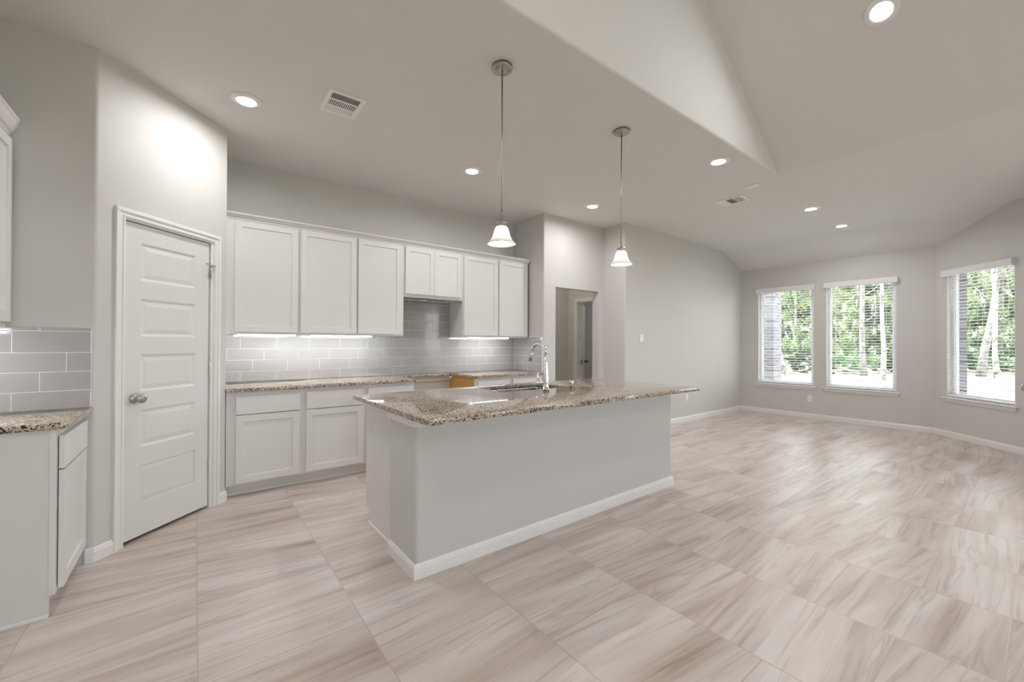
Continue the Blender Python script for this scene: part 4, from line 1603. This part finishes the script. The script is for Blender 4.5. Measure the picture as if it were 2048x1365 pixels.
rng = random.Random(7)
def crown_mesh(name, n, rx, rz, leaf, seed, m_, holes=0.0):
    rg = random.Random(seed)
    me = bpy.data.meshes.new(name)
    vs, fs = [], []
    clumps = [(rg.uniform(-0.75, 0.75) * rx, rg.uniform(-0.75, 0.75) * rx, rg.uniform(-1, 1) * rz) for _ in range(26)]
    for i in range(n):
        c0 = clumps[rg.randrange(len(clumps))]
        p = Vector((c0[0] + rg.uniform(-0.25, 0.25) * rx, c0[1] + rg.uniform(-0.25, 0.25) * rx, c0[2] + rg.gauss(0, 0.05) * rz))
        a_ = Vector((rg.gauss(0, 1), rg.gauss(0, 1), rg.gauss(0, 0.6))).normalized()
        b_ = a_.cross(Vector((rg.gauss(0, 1), rg.gauss(0, 1), rg.gauss(0, 1)))).normalized()
        l_ = leaf * rg.uniform(0.6, 1.4)
        k0 = len(vs)
        vs += [p - a_ * l_, p + b_ * l_ * 0.5, p + a_ * l_, p - b_ * l_ * 0.5]
        fs.append((k0, k0 + 1, k0 + 2, k0 + 3))
    me.from_pydata([tuple(v) for v in vs], [], fs)
    me.materials.append(m_)
    return me
def trunk_mb(P, h, r0, lean=(0, 0), seed=1, branches=4, m_=None):
    rg = random.Random(seed)
    mb = MB()
    pts, rad = [], []
    for k_ in range(9):
        t = k_ / 8
        pts.append(Vector((P.x + lean[0] * t + rg.uniform(-.05, .05) * (k_ > 0), P.y + lean[1] * t + rg.uniform(-.05, .05) * (k_ > 0), P.z + h * t)))
        rad.append(r0 * (1.25 if k_ == 0 else 1) * (1 - 0.7 * t))
    mb.tube(pts, rad, n=10)
    for b0 in range(branches):
        t = rg.uniform(0.3, 0.95)
        i = int(t * 8)
        q = pts[i]
        a_ = rg.uniform(0, 2 * PI)
        L = rg.uniform(0.5, 1.1)
        d0 = Vector((math.cos(a_), math.sin(a_), rg.uniform(0.3, 0.9)))
        mb.tube([q, q + d0 * L * 0.5, q + d0 * L + Vector((0, 0, 0.2))], [rad[i] * 0.4, rad[i] * 0.28, 0.01], n=6)
    return mb
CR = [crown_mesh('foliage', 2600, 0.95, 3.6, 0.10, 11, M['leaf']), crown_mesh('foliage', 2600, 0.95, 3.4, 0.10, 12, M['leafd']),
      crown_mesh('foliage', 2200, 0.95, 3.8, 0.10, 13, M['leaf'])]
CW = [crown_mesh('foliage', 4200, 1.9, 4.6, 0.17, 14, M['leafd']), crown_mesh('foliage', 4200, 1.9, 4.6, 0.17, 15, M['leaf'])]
SH = [crown_mesh('foliage', 1100, 0.48, 0.5, 0.06, 21, M['leafs']), crown_mesh('foliage', 1100, 0.48, 0.6, 0.06, 22, M['leafd'])]
def tree(label, P, h, r0, lean, seed, bark, crown, cz, group=None, sc_=(1, 1, 1)):
    r = thing('tree', label, 'tree', tuple(P), group)
    trunk_mb(P, h, r0, lean, seed).build('trunk', bark, r)
    o_ = bpy.data.objects.new('foliage', CR[crown]); COL.objects.link(o_)
    o_.parent = r
    o_.location = (lean[0] * 0.7, lean[1] * 0.7, cz)
    o_.scale = sc_
    o_.rotation_euler = (0, 0, seed * 1.3)
# named foreground trees
side = Vector((-F.y, F.x, 0))   # picture-left
tree('slender pale tree leaning left, seen through the left window', at(1573, 18.5), 8, 0.06, tuple((side * 1.9)[:2]), 3, M['bark'], 0, 6.4, sc_=(0.7, 0.7, 0.7))
tree('dark straight trunk in the middle window, left of the pale one', at(1727, 19.2), 10, 0.12, (0.1, 0.1), 5, M['barkd'], 2, 8.2, sc_=(0.8, 0.8, 0.7))
tree('pale straight trunk in the middle window, right one', at(1766, 16.6), 10, 0.08, (-0.1, 0.0), 6, M['bark'], 2, 8.4, sc_=(0.8, 0.8, 0.7))
tree('thick dark leaning trunk seen through the angled-wall window', at(1962, 19), 9, 0.15, tuple((side * -1.5)[:2]), 8, M['barkd'], 0, 7.6, sc_=(0.8, 0.8, 0.7))
tree('pale upright trunk seen through the angled-wall window, right of the leaning one', at(1994, 18), 9, 0.09, (0.1, 0.2), 9, M['bark'], 2, 8.0, sc_=(0.8, 0.8, 0.7))
k_ = 0
for row, D in enumerate((24, 26.6, 29.4, 32.4)):
    for px in range(1500 + 42 * (row % 2), 2180, 84):
        k_ += 1
        P = at(px + rng.uniform(-5, 5), D + rng.uniform(-.25, .25))
        s_ = rng.uniform(0.92, 1.04) * (D / 27)
        tree('leafy tree in the woods behind the yard', P, 7.5 * s_, 0.09, (rng.uniform(-.3, .3), rng.uniform(-.3, .3)), 30 + k_, M['barkd' if k_ % 2 else 'bark'],
             rng.choice((0, 1, 1, 2)), rng.uniform(3.6, 5.0) * s_, 'woods behind the yard', (s_, s_, s_))
for row, D in enumerate((37.5, 43.0)):
    for px in range(1490 + 50 * row, 2260, 104):
        k_ += 1
        P = at(px, D)
        r = thing('tree', 'leafy tree in the woods behind the yard', 'tree', tuple(P), 'woods behind the yard')
        trunk_mb(P, 8, 0.12, (0, 0), 90 + k_).build('trunk', M['barkd'], r)
        o_ = bpy.data.objects.new('foliage', CW[k_ % 2]); COL.objects.link(o_)
        o_.parent = r
        o_.location = (0, 0, 4.6)
for row, D in enumerate((20.6, 22.2)):
    for px in range(1505 + 24 * row, 2200, 48):
        P = at(px + rng.uniform(-3, 3), D + rng.uniform(-.15, .15))
        r = thing('shrub', 'leafy green shrub at the edge of the woods', 'shrub', tuple(P), 'shrubs at the edge of the woods')
        o_ = bpy.data.objects.new('foliage', rng.choice(SH)); COL.objects.link(o_)
        o_.parent = r
        s_ = rng.uniform(0.85, 1.05)
        o_.location = (0, 0, 0.5)
        o_.scale = (s_, s_, s_ * rng.uniform(0.7, 1.2))
        o_.rotation_euler = (0, 0, rng.uniform(0, 6))
